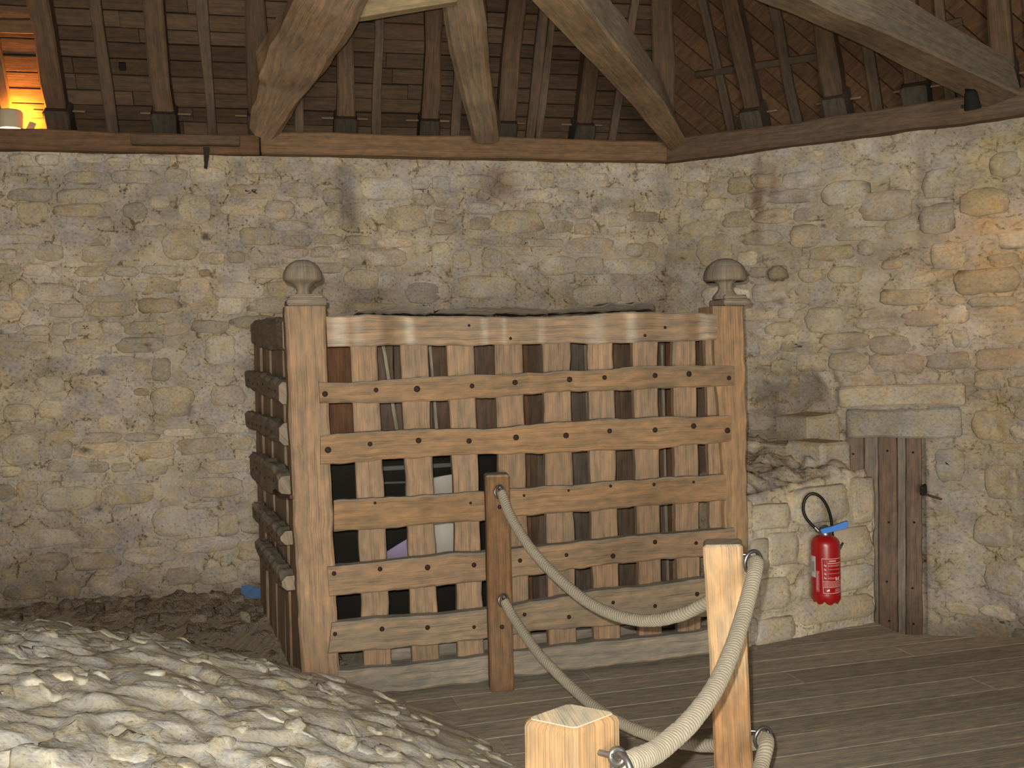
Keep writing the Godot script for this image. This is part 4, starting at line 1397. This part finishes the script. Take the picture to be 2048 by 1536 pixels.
	for i in n:
		var s0 := lerpf(back_s, -0.12, float(i) / n)
		var s1 := s0 + (absf(back_s) - 0.12) / n - rng.randf_range(0.012, 0.03)
		st = begin()
		slab(st, PackedVector2Array([Vector2(s0, 1.78), Vector2(s0 + rng.randf_range(-0.01, 0.01), -0.15)]), PackedVector2Array([Vector2(s1, 1.78), Vector2(s1 + rng.randf_range(-0.01, 0.01), -0.15)]), -0.04, 0.0 + rng.randf_range(-0.012, 0.004), 0.006, mul(Color(0.38, 0.27, 0.18), rng.randf_range(0.8, 1.15)), 0.0, 0.01, 16, 0.3)
		obj("side_slat", st, M.wood, cage, to_side)
	var sr := [
		[[[500, 641], [530, 637], [570, 633]], [[503, 692], [530, 698], [570, 702]], 0.05],
		[[[488, 741], [520, 747], [548, 756], [576, 764]], [[491, 775], [520, 789], [550, 803], [577, 818]], 0.075],
		[[[489, 823], [520, 833], [545, 843], [564, 852]], [[492, 856], [520, 872], [545, 884], [564, 896]], 0.075],
		[[[499, 906], [525, 918], [548, 938], [567, 960]], [[501, 958], [525, 981], [548, 990], [566, 1000]], 0.085],
		[[[504, 1006], [525, 1028], [548, 1052], [574, 1076]], [[506, 1040], [525, 1065], [548, 1086], [573, 1108]], 0.085],
		[[[509, 1078], [530, 1102], [552, 1135], [576, 1172]], [[512, 1104], [530, 1138], [552, 1172], [576, 1204]], 0.085]]
	for q in sr:
		st = begin()
		var ea := uvs(S, q[2], q[0])
		var eb := uvs(S, q[2], q[1])
		for arr in [ea, eb]:
			for k in arr.size():
				arr[k] = Vector2(minf(arr[k].x, -0.18 - 0.01 * (arr.size() - 1 - k)), arr[k].y)
		slab(st, ea, eb, 0.0, q[2], 0.02, Color(0.34, 0.265, 0.19), 1.0, 0.014, 26, 0.35)
		var rl := obj("side_rail", st, M.wood, cage, to_side)
		if q != sr[0]:
			for k in 6:
				var f := 0.12 + 0.13 * k
				var a := along_line(uvs(S, q[2], q[0]), f).lerp(along_line(uvs(S, q[2], q[1]), f), 0.5 + rng.randf_range(-0.12, 0.12))
				var nl := begin()
				lathe(nl, [[0.008, -0.004], [0.008, 0.003], [0.0, 0.006]], 7, Color.WHITE)
				obj("nail", nl, M.rust, rl, Transform3D(Basis(Vector3.RIGHT, PI * 0.5), Vector3(a.x, a.y, q[2])))
	st = begin()
	slab(st, uvs(S, 0.02, [[571, 640], [576, 900], [584, 1200], [590, 1345]]), uvs(S, 0.02, [[579, 640], [586, 900], [596, 1200], [604, 1345]]), -0.05, 0.02, 0.006, Color(0.31, 0.205, 0.12), 0.0, 0.008, 24, 0.3)
	obj("corner_stile", st, M.wood, cage, to_side)
	st = begin()
	var hk := curve([hit(S, 549, 982, 0.09), hit(S, 558, 990, 0.12), hit(S, 570, 992, 0.11), hit(S, 583, 994, 0.10)], 0.01)
	sweep(st, hk, 0.009, 8, Color(0.08, 0.05, 0.035))
	obj("iron_hook", st, M.rope, cage, to_side)
	# the boards that line the cage inside
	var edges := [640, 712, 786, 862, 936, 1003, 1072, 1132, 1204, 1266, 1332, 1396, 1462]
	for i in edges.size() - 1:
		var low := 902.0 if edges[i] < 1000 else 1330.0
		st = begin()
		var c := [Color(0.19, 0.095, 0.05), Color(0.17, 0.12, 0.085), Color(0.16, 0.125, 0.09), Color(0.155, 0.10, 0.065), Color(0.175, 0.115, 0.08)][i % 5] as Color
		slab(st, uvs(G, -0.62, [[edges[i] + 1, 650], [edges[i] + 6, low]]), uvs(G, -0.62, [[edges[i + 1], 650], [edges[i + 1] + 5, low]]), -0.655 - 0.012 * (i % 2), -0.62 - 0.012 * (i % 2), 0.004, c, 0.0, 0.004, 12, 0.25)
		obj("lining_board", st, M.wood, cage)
	st = begin()
	bar(st, Vector3(0.0, 0.06, -0.26), Vector3(2.0, 0.06, -0.26), Vector3.UP, 0.16, 0.05, 0.006, Color(0.40, 0.35, 0.27), 1.0, 0.006, 16, 0.5)
	obj("inner_sill", st, M.wood, cage)
	# boards laid over the top of the cage
	for k in 4:
		st = begin()
		var y: float = hit(G, 1000, 637, 0.0).y
		bar(st, Vector3(0.0, y - 0.02, -0.08 - k * 0.16), Vector3(1.88, y - 0.01, -0.08 - k * 0.16), Vector3.BACK, 0.15, 0.028, 0.005, Color(0.2, 0.155, 0.105), 1.0, 0.006, 20, 0.4)
		obj("top_board", st, M.wood, cage)
	for k in 3:
		st = begin()
		bar(st, Vector3(0.05 + k * 0.95, 1.70, -0.66), Vector3(0.05 + k * 0.95, -0.05, -0.66), Vector3.RIGHT, 0.08, 0.08, 0.006, Color(0.15, 0.1, 0.065))
		obj("back_stud", st, M.wood, cage)

func build_cage_contents() -> void:
	# scrap boards lying on the cage
	for q in [[[[716, 627], [790, 627], [868, 628]], [[722, 622], [800, 611], [866, 613]], "short dusty grey board end lying on the cage top near the left knob"], [[[868, 628], [980, 629], [1096, 629]], [[880, 620], [975, 612], [1094, 617]], "long grey dusty board lying on the middle of the cage top"], [[[1085, 628], [1200, 624], [1308, 618]], [[1100, 621], [1235, 607], [1306, 604]], "bowed dusty board with a broken brown end on the cage top, nearest the right knob"]]:
		var st := begin()
		slab(st, uvs(G, -0.2, q[1]), uvs(G, -0.2, q[0]), -0.42, -0.2, 0.008, Color(0.19, 0.155, 0.11), 1.0, 0.010, 24, 0.5)
		var o := obj("scrap_board", st, M.wood, self, G)
		tag(o, q[2], "board")
	# thin pale laths leaning inside
	for q in [[763, 690, 797, 900, 7, "pale thin lath leaning inside the cage behind the second opening from the left"], [857, 690, 874, 900, 6, "pale thin lath standing inside the cage behind the third opening from the left"], [1168, 690, 1190, 1220, 6, "long pale lath standing inside the cage behind the sixth opening from the left"], [1322, 690, 1336, 1220, 5, "pale split lath standing inside the cage near the right post"]]:
		var st := begin()
		var z := -0.5
		slab(st, uvs(G, z, [[q[0], q[1]], [q[2], q[3]]]), uvs(G, z, [[q[0] + q[4], q[1]], [q[2] + q[4], q[3]]]), z - 0.02, z, 0.002, Color(0.42, 0.37, 0.26), 0.0, 0.003, 10, 0.1)
		var o := obj("lath", st, M.wood, self, G)
		tag(o, q[5], "lath")
	var st := begin()
	slab(st, uvs(G, -0.42, [[838, 962], [890, 951], [938, 944]]), uvs(G, -0.42, [[846, 1128], [900, 1122], [946, 1116]]), -0.435, -0.42, 0.003, Color(0.44, 0.42, 0.36), 0.0, 0.001, 8, 0.0)
	var w := obj("white_panel", st, M.rope, self, G)
	tag(w, "white board standing inside the cage behind its third and fourth openings", "panel")
	st = begin()
	slab(st, uvs(G, -0.40, [[757, 1114], [795, 1090], [850, 1056]]), uvs(G, -0.40, [[757, 1160], [795, 1158], [850, 1150]]), -0.41, -0.40, 0.003, Color(0.33, 0.28, 0.42), 0.0, 0.001, 8, 0.0)
	var l := obj("lavender_panel", st, M.rope, self, G)
	tag(l, "lavender sheet with a slanting top edge inside the cage, low in its second opening", "sheet")
	# a plain black mass fills the lower left of the cage
	var crate := thing("dark_mass", "dark crate with grey ledges filling the lower left inside of the cage", "crate", G)
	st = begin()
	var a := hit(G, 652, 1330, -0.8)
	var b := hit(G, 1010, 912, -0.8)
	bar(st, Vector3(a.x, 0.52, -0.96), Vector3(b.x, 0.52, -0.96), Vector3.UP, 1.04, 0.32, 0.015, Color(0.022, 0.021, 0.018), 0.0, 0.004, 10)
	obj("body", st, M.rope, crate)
	for q in [[740, 938, 920, 928, 0.024, 0.05], [740, 966, 860, 962, 0.012, 0.05], [640, 1130, 720, 1126, 0.012, 0.03]]:
		st = begin()
		bar(st, hit(G, q[0], q[1], -0.78), hit(G, q[2], q[3], -0.78), Vector3.UP, q[4], q[5], 0.003, Color(0.12, 0.125, 0.115))
		obj("ledge", st, M.rope, crate)

# ------------------------------------------------------------------ rope barrier
func eye_bolt(parent: Node3D, at: Vector3, dir: Vector3, ring_at: Vector3, ring_axis: Vector3, r: float, th: float) -> void:
	var st := begin()
	sweep(st, curve([at - dir * 0.02, at + dir * 0.012, at + dir * 0.03], 0.008), th * 0.9, 8, Color.WHITE)
	ring_torus(st, at + dir * 0.036, dir.cross(Vector3.UP) + Vector3(0, 0.5, 0), th * 2.0, th * 0.9, Color.WHITE)
	var bolt := obj("eye_bolt", st, M.steel, parent)
	var rg := begin()
	ring_torus(rg, ring_at, ring_axis, r, th, Color.WHITE, 1.12)
	obj("ring", rg, M.steel, bolt)

func build_barrier() -> void:
	# far post
	var b0 := deep(1003, 1376, 4.8)
	b0.y = 0.0
	var t0 := deep(993, 947, 4.78)
	var far := thing("rope_post", "orange brown weathered rope post directly in front of the cage, farthest of the three", "post", Transform3D(Basis.IDENTITY, b0), "rope posts")
	var st := begin()
	var sd := Vector3(1, 0, -0.10)
	bar(st, Vector3.ZERO, t0 - b0, sd, 0.116, 0.11, 0.009, Color(0.25, 0.145, 0.075), 0.9, 0.002, 26, 0.35)
	obj("shaft", st, M.raw_wood, far)
	var fz := Vector3(0.10, 0, 1).normalized()
	for q in [[998, 973], [1006, 1190]]:
		var at := deep(q[0], q[1], 4.73) - b0
		eye_bolt(far, at, fz, deep(q[0] + 1, q[1] + 11, 4.69) - b0, Vector3(0.55, 0.1, 1), 0.025, 0.0055)
	for q in [[999, 1014], [1004, 1254]]:
		var sc := begin()
		lathe(sc, [[0.010, -0.004], [0.010, 0.003], [0.007, 0.007], [0.0, 0.008]], 12, Color.WHITE)
		obj("screw", sc, M.iron, far, Transform3D(Basis(Vector3.RIGHT, PI * 0.5), deep(q[0], q[1], 4.727) - b0))
	# middle post
	var t1 := deep(1445, 1083, 3.17)
	var b1 := deep(1478, 1722, 3.17)
	b1.y = 0.0
	var mid := thing("rope_post", "pale tan and brown two-toned rope post with rings on its right, middle of the three", "post", Transform3D(Basis.IDENTITY, b1), "rope posts")
	st = begin()
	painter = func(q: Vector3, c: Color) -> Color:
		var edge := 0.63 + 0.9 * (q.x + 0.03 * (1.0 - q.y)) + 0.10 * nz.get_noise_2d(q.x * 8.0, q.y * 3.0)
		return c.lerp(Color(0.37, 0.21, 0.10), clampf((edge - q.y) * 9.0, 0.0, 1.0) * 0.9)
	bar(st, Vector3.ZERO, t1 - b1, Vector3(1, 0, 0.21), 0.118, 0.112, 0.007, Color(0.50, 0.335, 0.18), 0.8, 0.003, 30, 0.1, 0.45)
	painter = null
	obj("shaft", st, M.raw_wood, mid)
	for q in [[1484, 1109, 1506, 1124], [1505, 1462, 1526, 1476]]:
		var at := deep(q[0], q[1], 3.14) - b1
		eye_bolt(mid, at, Vector3(0.97, 0, 0.2).normalized(), deep(q[2], q[3], 3.10) - b1, Vector3(0.45, -0.1, 1), 0.031, 0.0062)
	# near post
	var hh := 0.96
	var cs: Array = []
	for q in [[1139, 1404], [1043, 1440], [1153, 1458], [1238, 1428]]:
		var d := ray(q[0], q[1])
		cs.append(EYE + d * ((hh - EYE.y) / d.y))
	var mid3: Vector3 = (cs[0] + cs[1] + cs[2] + cs[3]) * 0.25
	var b2 := Vector3(mid3.x + 0.0, 0, mid3.z)
	var near := thing("rope_post", "bright orange new-looking chunky rope post at the bottom edge, nearest of the three", "post", Transform3D(Basis.IDENTITY, b2), "rope posts")
	st = begin()
	var ax: Vector3 = ((cs[2] - cs[1]) + (cs[3] - cs[0])) * 0.25
	var ay: Vector3 = ((cs[1] - cs[0]) + (cs[2] - cs[3])) * 0.25
	var rings: Array = []
	for i in 25:
		var f := i / 24.0
		var w := 1.03 + 0.02 * nz.get_noise_2d(f * 6.0, 3.0)
		rings.append(octo(Vector3(0, f * (hh - 0.012), 0), ax * w, ay * w, 0.006))
	rings.append(octo(Vector3(0, hh - 0.004, 0), ax * 0.98, ay * 0.98, 0.007))
	rings.append(octo(Vector3(0, hh, 0), ax * 0.90, ay * 0.90, 0.007))
	loft(st, rings, Color(0.28, 0.18, 0.092), 0.0, false, true, false, 0.18)
	obj("shaft", st, M.raw_wood, near)
	var tp := begin()
	prism(tp, PackedVector2Array([Vector2(0, 0), Vector2(1, 0), Vector2(1, 1), Vector2(0, 1)]), 0, 0.001, Color(0.30, 0.235, 0.15))
	var tst := begin()
	var top_ring := octo(Vector3(0, hh - 0.0005, 0), ax * 0.90, ay * 0.90, 0.007)
	var top_ring2 := octo(Vector3(0, hh + 0.0012, 0), ax * 0.89, ay * 0.89, 0.007)
	loft(tst, [top_ring, top_ring2], Color(0.50, 0.42, 0.29), 0.0, false, true, true, 0.2)
	obj("end_grain", tst, M.raw_wood, near)
	var rdir := ax.normalized()
	var fdir := ay.normalized()
	for yy in [0.905, 0.42]:
		var at := Vector3(0, yy, 0) + ax + fdir * 0.0
		at.y = yy
		eye_bolt(near, at, rdir, at + rdir * 0.045 + Vector3(0, -0.028, 0), fdir.cross(Vector3.UP) * 0.3 + fdir, 0.03, 0.0062)
	# ropes
	var up_far := [[1004, 987, 4.68], [1020, 1030, 4.56], [1058, 1092, 4.36], [1110, 1150, 4.16], [1170, 1200, 3.96], [1230, 1230, 3.77], [1290, 1241, 3.6], [1350, 1233, 3.45], [1410, 1207, 3.33], [1465, 1166, 3.25], [1503, 1132, 3.14], [1512, 1126, 3.09], [1508, 1150, 3.0], [1493, 1208, 2.85], [1470, 1283, 2.65], [1435, 1366, 2.42], [1383, 1440, 2.2], [1320, 1497, 2.0], [1266, 1524, 1.84], [1240, 1530, 1.78]]
	var low_far := [[1010, 1204, 4.68], [1030, 1240, 4.6], [1075, 1304, 4.4], [1130, 1362, 4.2], [1190, 1414, 3.98], [1250, 1450, 3.78], [1320, 1476, 3.58], [1390, 1489, 3.42], [1450, 1491, 3.3], [1505, 1486, 3.16], [1530, 1478, 3.08], [1532, 1494, 3.0], [1519, 1540, 2.9], [1490, 1625, 2.65], [1430, 1725, 2.35], [1340, 1800, 2.0], [1270, 1830, 1.8]]
	var labels := ["upper thick pale rope sagging through the top rings of all three posts", "lower thick pale rope hanging near the floor through the low rings"]
	for k in 2:
		var ctrl: Array = []
		for q in (up_far if k == 0 else low_far):
			ctrl.append(deep(q[0], q[1], q[2]))
		var pts := curve(ctrl, 0.0042)
		var rs := begin()
		sweep(rs, pts, 0.0225, 20, Color(0.345, 0.31, 0.235), 4, 0.058)
		var o := obj("rope", rs, M.rope, self)
		tag(o, labels[k], "rope", "barrier ropes")

# ------------------------------------------------------------------ fire extinguisher
func build_extinguisher() -> void:
	var foot := P * (hit(P, 1652, 1205, 0.10))
	var yaw := atan2(-foot.x, -foot.z)
	var o := thing("fire_extinguisher", "red fire extinguisher with blue lever and looped black hose hung on the stone pier", "fire extinguisher", Transform3D(Basis(Vector3.UP, yaw), foot))
	var red := plain(Color(0.60, 0.03, 0.04), 0.32)
	red.clearcoat_enabled = true
	red.clearcoat = 0.4
	var st := begin()
	var R0 := 0.0785
	lathe(st, [[0.06, 0.03], [R0 - 0.004, 0.034], [R0, 0.05], [R0, 0.325], [R0 - 0.003, 0.342], [R0 - 0.012, 0.358], [R0 - 0.028, 0.369], [0.036, 0.376], [0.034, 0.379]], 40, Color.WHITE)
	obj("body", st, red, o)
	# scalloped plastic foot
	var cup: Array = []
	for lv in 4:
		var r: Array = []
		for j in 60:
			var a := TAU * j / 60.0
			var lobe := absf(sin(a * 3.5 + 0.4))
			var y: float = [0.062, 0.055, 0.03, 0.0][lv]
			if lv == 3:
				y = 0.024 - 0.022 * pow(lobe, 0.6)
			var rr: float = [R0 + 0.0005, R0 + 0.0015, R0 + 0.001, R0 - 0.012][lv]
			r.append(Vector3(cos(a) * rr, y, sin(a) * rr))
		cup.append(r)
	st = begin()
	loft(st, cup, Color.WHITE, 0.0, true, false, true, 0.0)
	obj("foot_cup", st, red, o)
	# valve head
	st = begin()
	lathe(st, [[0.035, 0.374], [0.036, 0.378], [0.036, 0.398], [0.030, 0.402], [0.024, 0.404], [0.022, 0.425], [0.010, 0.432], [0.0, 0.433]], 24, Color.WHITE)
	obj("valve", st, M.steel, o)
	# lever
	var z := func(x: float, y: float) -> Vector2: return Vector2((x - 508.0) * 0.000501, (1340.0 - y) * 0.000501)
	st = begin()
	prism(st, PackedVector2Array([z.call(458, 520), z.call(480, 560), z.call(530, 552), z.call(745, 488), z.call(745, 422), z.call(725, 420), z.call(570, 482), z.call(500, 500)]), 0.012, 0.044, Color.WHITE)
	obj("lever", st, plain(Color(0.02, 0.43, 0.80), 0.5), o)
	# hose
	st = begin()
	var hp: Array = []
	for q in [[428, 552, 0.0], [405, 520, 0.0], [350, 458, 0.005], [305, 395, 0.01], [280, 310, 0.012], [292, 215, 0.012], [335, 150, 0.01], [385, 133, 0.006], [440, 150, 0.0], [500, 215, -0.01], [545, 310, -0.02], [570, 410, -0.03], [580, 500, -0.036], [583, 590, -0.04], [600, 680, -0.06]]:
		var v: Vector2 = z.call(q[0], q[1])
		hp.append(Vector3(v.x, v.y, q[2]))
	sweep(st, curve(hp, 0.008), 0.0085, 12, Color.WHITE)
	obj("hose", st, plain(Color(0.035, 0.034, 0.033), 0.45), o)
	st = begin()
	var c0: Vector2 = z.call(398, 508)
	var c1: Vector2 = z.call(450, 560)
	sweep(st, PackedVector3Array([Vector3(c0.x, c0.y, 0), Vector3((c0.x + c1.x) * 0.5, (c0.y + c1.y) * 0.5, 0), Vector3(c1.x, c1.y, 0)]), 0.0105, 12, Color.WHITE)
	obj("hose_coupling", st, M.steel, o)
	# wall bracket: back plate and the black strap end at the right
	st = begin()
	bar(st, Vector3(0, 0.27, -0.115), Vector3(0, 0.40, -0.115), Vector3.RIGHT, 0.06, 0.02, 0.003, Color.WHITE)
	bar(st, Vector3(0, 0.36, -0.115), Vector3(0, 0.36, -0.06), Vector3.RIGHT, 0.03, 0.012, 0.002, Color.WHITE)
	var e0: Vector2 = z.call(668, 775)
	var e1: Vector2 = z.call(696, 685)
	bar(st, Vector3(e0.x - 0.01, e0.y, -0.04), Vector3(e1.x, e1.y, -0.05), Vector3.RIGHT, 0.012, 0.012, 0.002, Color.WHITE)
	obj("bracket", st, plain(Color(0.04, 0.04, 0.04), 0.6), o)
	# printed labels wrapped round the cylinder
	var img := Image.create(256, 256, false, Image.FORMAT_RGB8)
	var bg := Color(0.60, 0.03, 0.04)
	var ink := Color(0.86, 0.74, 0.72)
	img.fill(bg)
	for q in [[0, 2, 256, 4], [0, 250, 256, 4], [0, 2, 4, 180], [60, 34, 196, 5], [0, 166, 256, 3], [0, 208, 256, 3]]:
		img.fill_rect(Rect2i(q[0], q[1], q[2], q[3]), ink)
	for y in range(2, 254):
		var x := int(14.0 * y / 254.0)
		img.fill_rect(Rect2i(x, y, 4, 1), ink)
	for y in range(0, 256):
		img.fill_rect(Rect2i(0, y, int(14.0 * y / 254.0), 1), bg)
	var rr := RandomNumberGenerator.new()
	rr.seed = 4
	var words := func(x0: int, x1: int, y: int, hgt: int) -> void:
		var x := x0
		while x < x1:
			var w := rr.randi_range(3, 11)
			img.fill_rect(Rect2i(x, y, mini(w, x1 - x), hgt), ink)
			x += w + rr.randi_range(2, 4)
	for k in 9:
		img.fill_rect(Rect2i(76 + k * 9, 14, 6, 12), ink)
	for q in [[64, 23], [52, 50], [80, 50], [108, 50]]:
		pass
	for row in 4:
		var y := 44 + row * 30
		img.fill_rect(Rect2i(24, y, 9, 12), ink)
		img.fill_rect(Rect2i(34, y + 6, 14, 8), ink)
		img.fill_rect(Rect2i(28, y + 3, 3, 4), bg)
		words.call(64, 236, y + 5, 3)
		if row == 3 or row == 0:
			words.call(64, 210, y + 12, 3)
	for q in [[150, 136, 7, 24], [158, 148, 12, 12], [163, 152, 4, 4], [182, 138, 8, 22], [182, 138, 16, 6], [182, 153, 18, 7]]:
		img.fill_rect(Rect2i(q[0], q[1], q[2], q[3]), Color(0.93, 0.9, 0.88) if q[2] != 4 else bg)
	for k in 5:
		words.call(24, 246, 174 + k * 7, 3)
	for q in [[50, 230, 10, 10], [58, 226, 12, 12], [70, 222, 8, 16]]:
		img.fill_rect(Rect2i(q[0], q[1], q[2], q[3]), Color(0.93, 0.9, 0.88))
	for k in 4:
		words.call(140, 240, 222 + k * 7, 3)
	label_patch(o, img, -15.0, 82.0, 0.066, 0.261, R0, "instruction_label")
	var white := Image.create(64, 128, false, Image.FORMAT_RGB8)
	white.fill(Color(0.74, 0.72, 0.70))
	for k in 16:
		white.fill_rect(Rect2i(38, 34 + k * 4, 20, 2), Color(0.35, 0.34, 0.4))
	for k in 8:
		white.fill_rect(Rect2i(6, 36 + k * 7, rr.randi_range(12, 24), 3), Color(0.45, 0.44, 0.5))
	label_patch(o, white, -100.0, -41.0, 0.15, 0.266, R0, "barcode_label")
	var pink := Image.create(32, 128, false, Image.FORMAT_RGB8)
	pink.fill(Color(0.66, 0.30, 0.33))
	for k in 28:
		pink.fill_rect(Rect2i(4, 6 + k * 4, rr.randi_range(14, 24), 2), Color(0.80, 0.62, 0.62))
	label_patch(o, pink, -40.0, -24.0, 0.072, 0.19, R0, "side_label")

func label_patch(parent: Node3D, img: Image, a0: float, a1: float, y0: float, y1: float, r: float, called: String) -> void:
	var st := begin()
	var n := 16
	for i in n:
		var p: Array = []
		for k in 2:
			var a := deg_to_rad(lerpf(a0, a1, float(i + k) / n))
			p.append(Vector3(sin(a), 0, cos(a)))
		var u0 := float(i) / n
		var u1 := float(i + 1) / n
		var rr := r + 0.0007
		var q := [p[0] * rr + Vector3.UP * y0, p[1] * rr + Vector3.UP * y0, p[1] * rr + Vector3.UP * y1, p[0] * rr + Vector3.UP * y1]
		st.set_smooth_group(1)
		var c := Color.WHITE
		tri(st, [q[0], q[1], q[2]], [Vector2(u0, 1), Vector2(u1, 1), Vector2(u1, 0)], [c, c, c], p[0] + p[1])
		tri(st, [q[0], q[2], q[3]], [Vector2(u0, 1), Vector2(u1, 0), Vector2(u0, 0)], [c, c, c], p[0] + p[1])
	var m := StandardMaterial3D.new()
	m.albedo_texture = ImageTexture.create_from_image(img)
	m.roughness = 0.4
	obj(called, st, m, parent)

# ------------------------------------------------------------------ lamps and small fittings
func glow(c: Color, e: float) -> StandardMaterial3D:
	var m := StandardMaterial3D.new()
	m.albedo_color = Color(0.9, 0.85, 0.7)
	m.emission_enabled = true
	m.emission = c
	m.emission_energy_multiplier = e
	return m

func build_fittings() -> void:
	var at := deep(22, 258, 6.72)
	var lamp := thing("round_spotlight", "glowing cream round lamp on the wall plate at the far upper left", "lamp", Transform3D(Basis.IDENTITY, at))
	var st := begin()
	lathe(st, [[0.058, 0.004], [0.072, 0.0], [0.075, 0.004], [0.075, 0.112], [0.066, 0.122], [0.0, 0.124]], 32, Color(0.55, 0.47, 0.32))
	obj("housing", st, M.rope, lamp)
	st = begin()
	lathe(st, [[0.0, -0.006], [0.04, -0.005], [0.066, 0.001], [0.066, 0.004], [0.0, 0.005]], 32, Color.WHITE)
	obj("lens", st, glow(Color(1.0, 0.86, 0.55), 5.0), lamp)
	st = begin()
	bar(st, Vector3(0.10, -0.03, -0.02), Vector3(0.13, 0.05, -0.04), Vector3.RIGHT, 0.05, 0.012, 0.003, Color(0.5, 0.42, 0.28))
	bar(st, Vector3(0.06, -0.015, -0.03), Vector3(0.26, -0.02, -0.05), Vector3.UP, 0.02, 0.02, 0.003, Color(0.4, 0.33, 0.22))
	obj("bracket", st, M.rope, lamp)
	st = begin()
	lathe(st, [[0.0, -0.022], [0.014, -0.017], [0.022, 0.0], [0.014, 0.017], [0.0, 0.022]], 16, Color.WHITE)
	obj("unseen_bulb", st, glow(Color(1.0, 0.72, 0.35), 6.0), lamp, Transform3D(Basis.IDENTITY, Vector3(0.0, 0.065, -0.125)))  # unseen behind the housing, placed to light the roof boards
	var l := OmniLight3D.new()
	l.name = "round_spotlight_light"
	lamp.add_child(l)
	l.position = Vector3(0.0, 0.065, -0.125)
	l.light_color = Color(1.0, 0.60, 0.20)
	l.light_energy = 1.5
	l.light_size = 0.02
	l.omni_range = 20.0
	l.omni_attenuation = 2.0
	l.shadow_enabled = true
	# black spotlight on the right plate, aimed along the right wall
	var sp := deep(1944, 208, 5.75)
	var aim := R * (hit(R, 2030, 900, 0.0))
	var dir := (aim - sp).normalized()
	var bs := Basis.looking_at(dir, Vector3.UP)
	var spot := thing("black_spotlight", "small black spotlight under the dark beam at the upper right", "lamp", Transform3D(bs.scaled(Vector3.ONE * 0.8), sp))
	st = begin()
	lathe(st, [[0.0, -0.10], [0.03, -0.098], [0.042, -0.08], [0.05, -0.02], [0.056, 0.02], [0.056, 0.034], [0.050, 0.034], [0.046, 0.016], [0.0, 0.010]], 24, Color(0.022, 0.02, 0.018))
	obj("housing", st, M.rope, spot, Transform3D(Basis(Vector3.RIGHT, -PI * 0.5), Vector3.ZERO))
	st = begin()
	lathe(st, [[0.0, 0.018], [0.04, 0.017], [0.04, 0.014], [0.0, 0.012]], 24, Color.WHITE)
	obj("lens", st, glow(Color(1.0, 0.72, 0.25), 2.5), spot, Transform3D(Basis(Vector3.RIGHT, -PI * 0.5), Vector3.ZERO))
	st = begin()
	var inv := bs.inverse()
	bar(st, inv * Vector3(0, 0.02, 0), inv * Vector3(0.02, 0.13, -0.10), inv * Vector3.RIGHT, 0.05, 0.012, 0.002, Color(0.03, 0.028, 0.025))
	bar(st, inv * Vector3(-0.07, -0.01, -0.02), inv * Vector3(0.07, -0.01, -0.02), inv * Vector3.UP, 0.02, 0.012, 0.002, Color(0.03, 0.028, 0.025))
	obj("bracket", st, M.rope, spot)
	var s := SpotLight3D.new()
	s.name = "black_spotlight_light"
	spot.add_child(s)
	s.position = Vector3(0, 0, -0.05)
	s.light_color = Color(1.0, 0.68, 0.25)
	s.light_energy = 0.36
	s.light_size = 0.03
	s.spot_angle = 48.0
	s.spot_angle_attenuation = 1.0
	s.spot_range = 20.0
	s.spot_attenuation = 2.0
	s.shadow_enabled = true
	st = begin()
	var jb := slope_frame(B)
	var jp := hit(jb, 245, 132, 0.0)
	bar(st, jp + Vector3(-0.022, 0, 0.005), jp + Vector3(0.022, 0, 0.005), Vector3.UP, 0.05, 0.03, 0.004, Color(0.02, 0.018, 0.016))
	var jbox := obj("junction_box", st, M.rope, self, jb)
	tag(jbox, "tiny black square box on the roof boards at the upper left", "box")
	# iron strap below the plate joint
	st = begin()
	slab(st, uvs(B, 0.13, [[406, 294], [408, 318], [408, 336]]), uvs(B, 0.13, [[419, 294], [417, 318], [414, 338]]), 0.118, 0.13, 0.002, Color(0.05, 0.04, 0.035), 0.0, 0.002, 8)
	var strap := obj("iron_strap", st, M.rope, self, B)
	tag(strap, "short rusty iron strap hanging from the wall plate joint on the back wall", "strap")
	# stub of stone in the hole high on the right wall
	var hs := hit(R, 1558, 548, 0.0)
	var stub := put("stone_stub", stone_shape(0.13, 0.10, 0.07, Color(0.34, 0.28, 0.19), 2.4, 2.2), M.stone, self, R * Transform3D(Basis.IDENTITY, hs + Vector3(0, 0, 0.01)))
	tag(stub, "dark rough stone stub sticking out of the right wall above the right cage post", "stone")
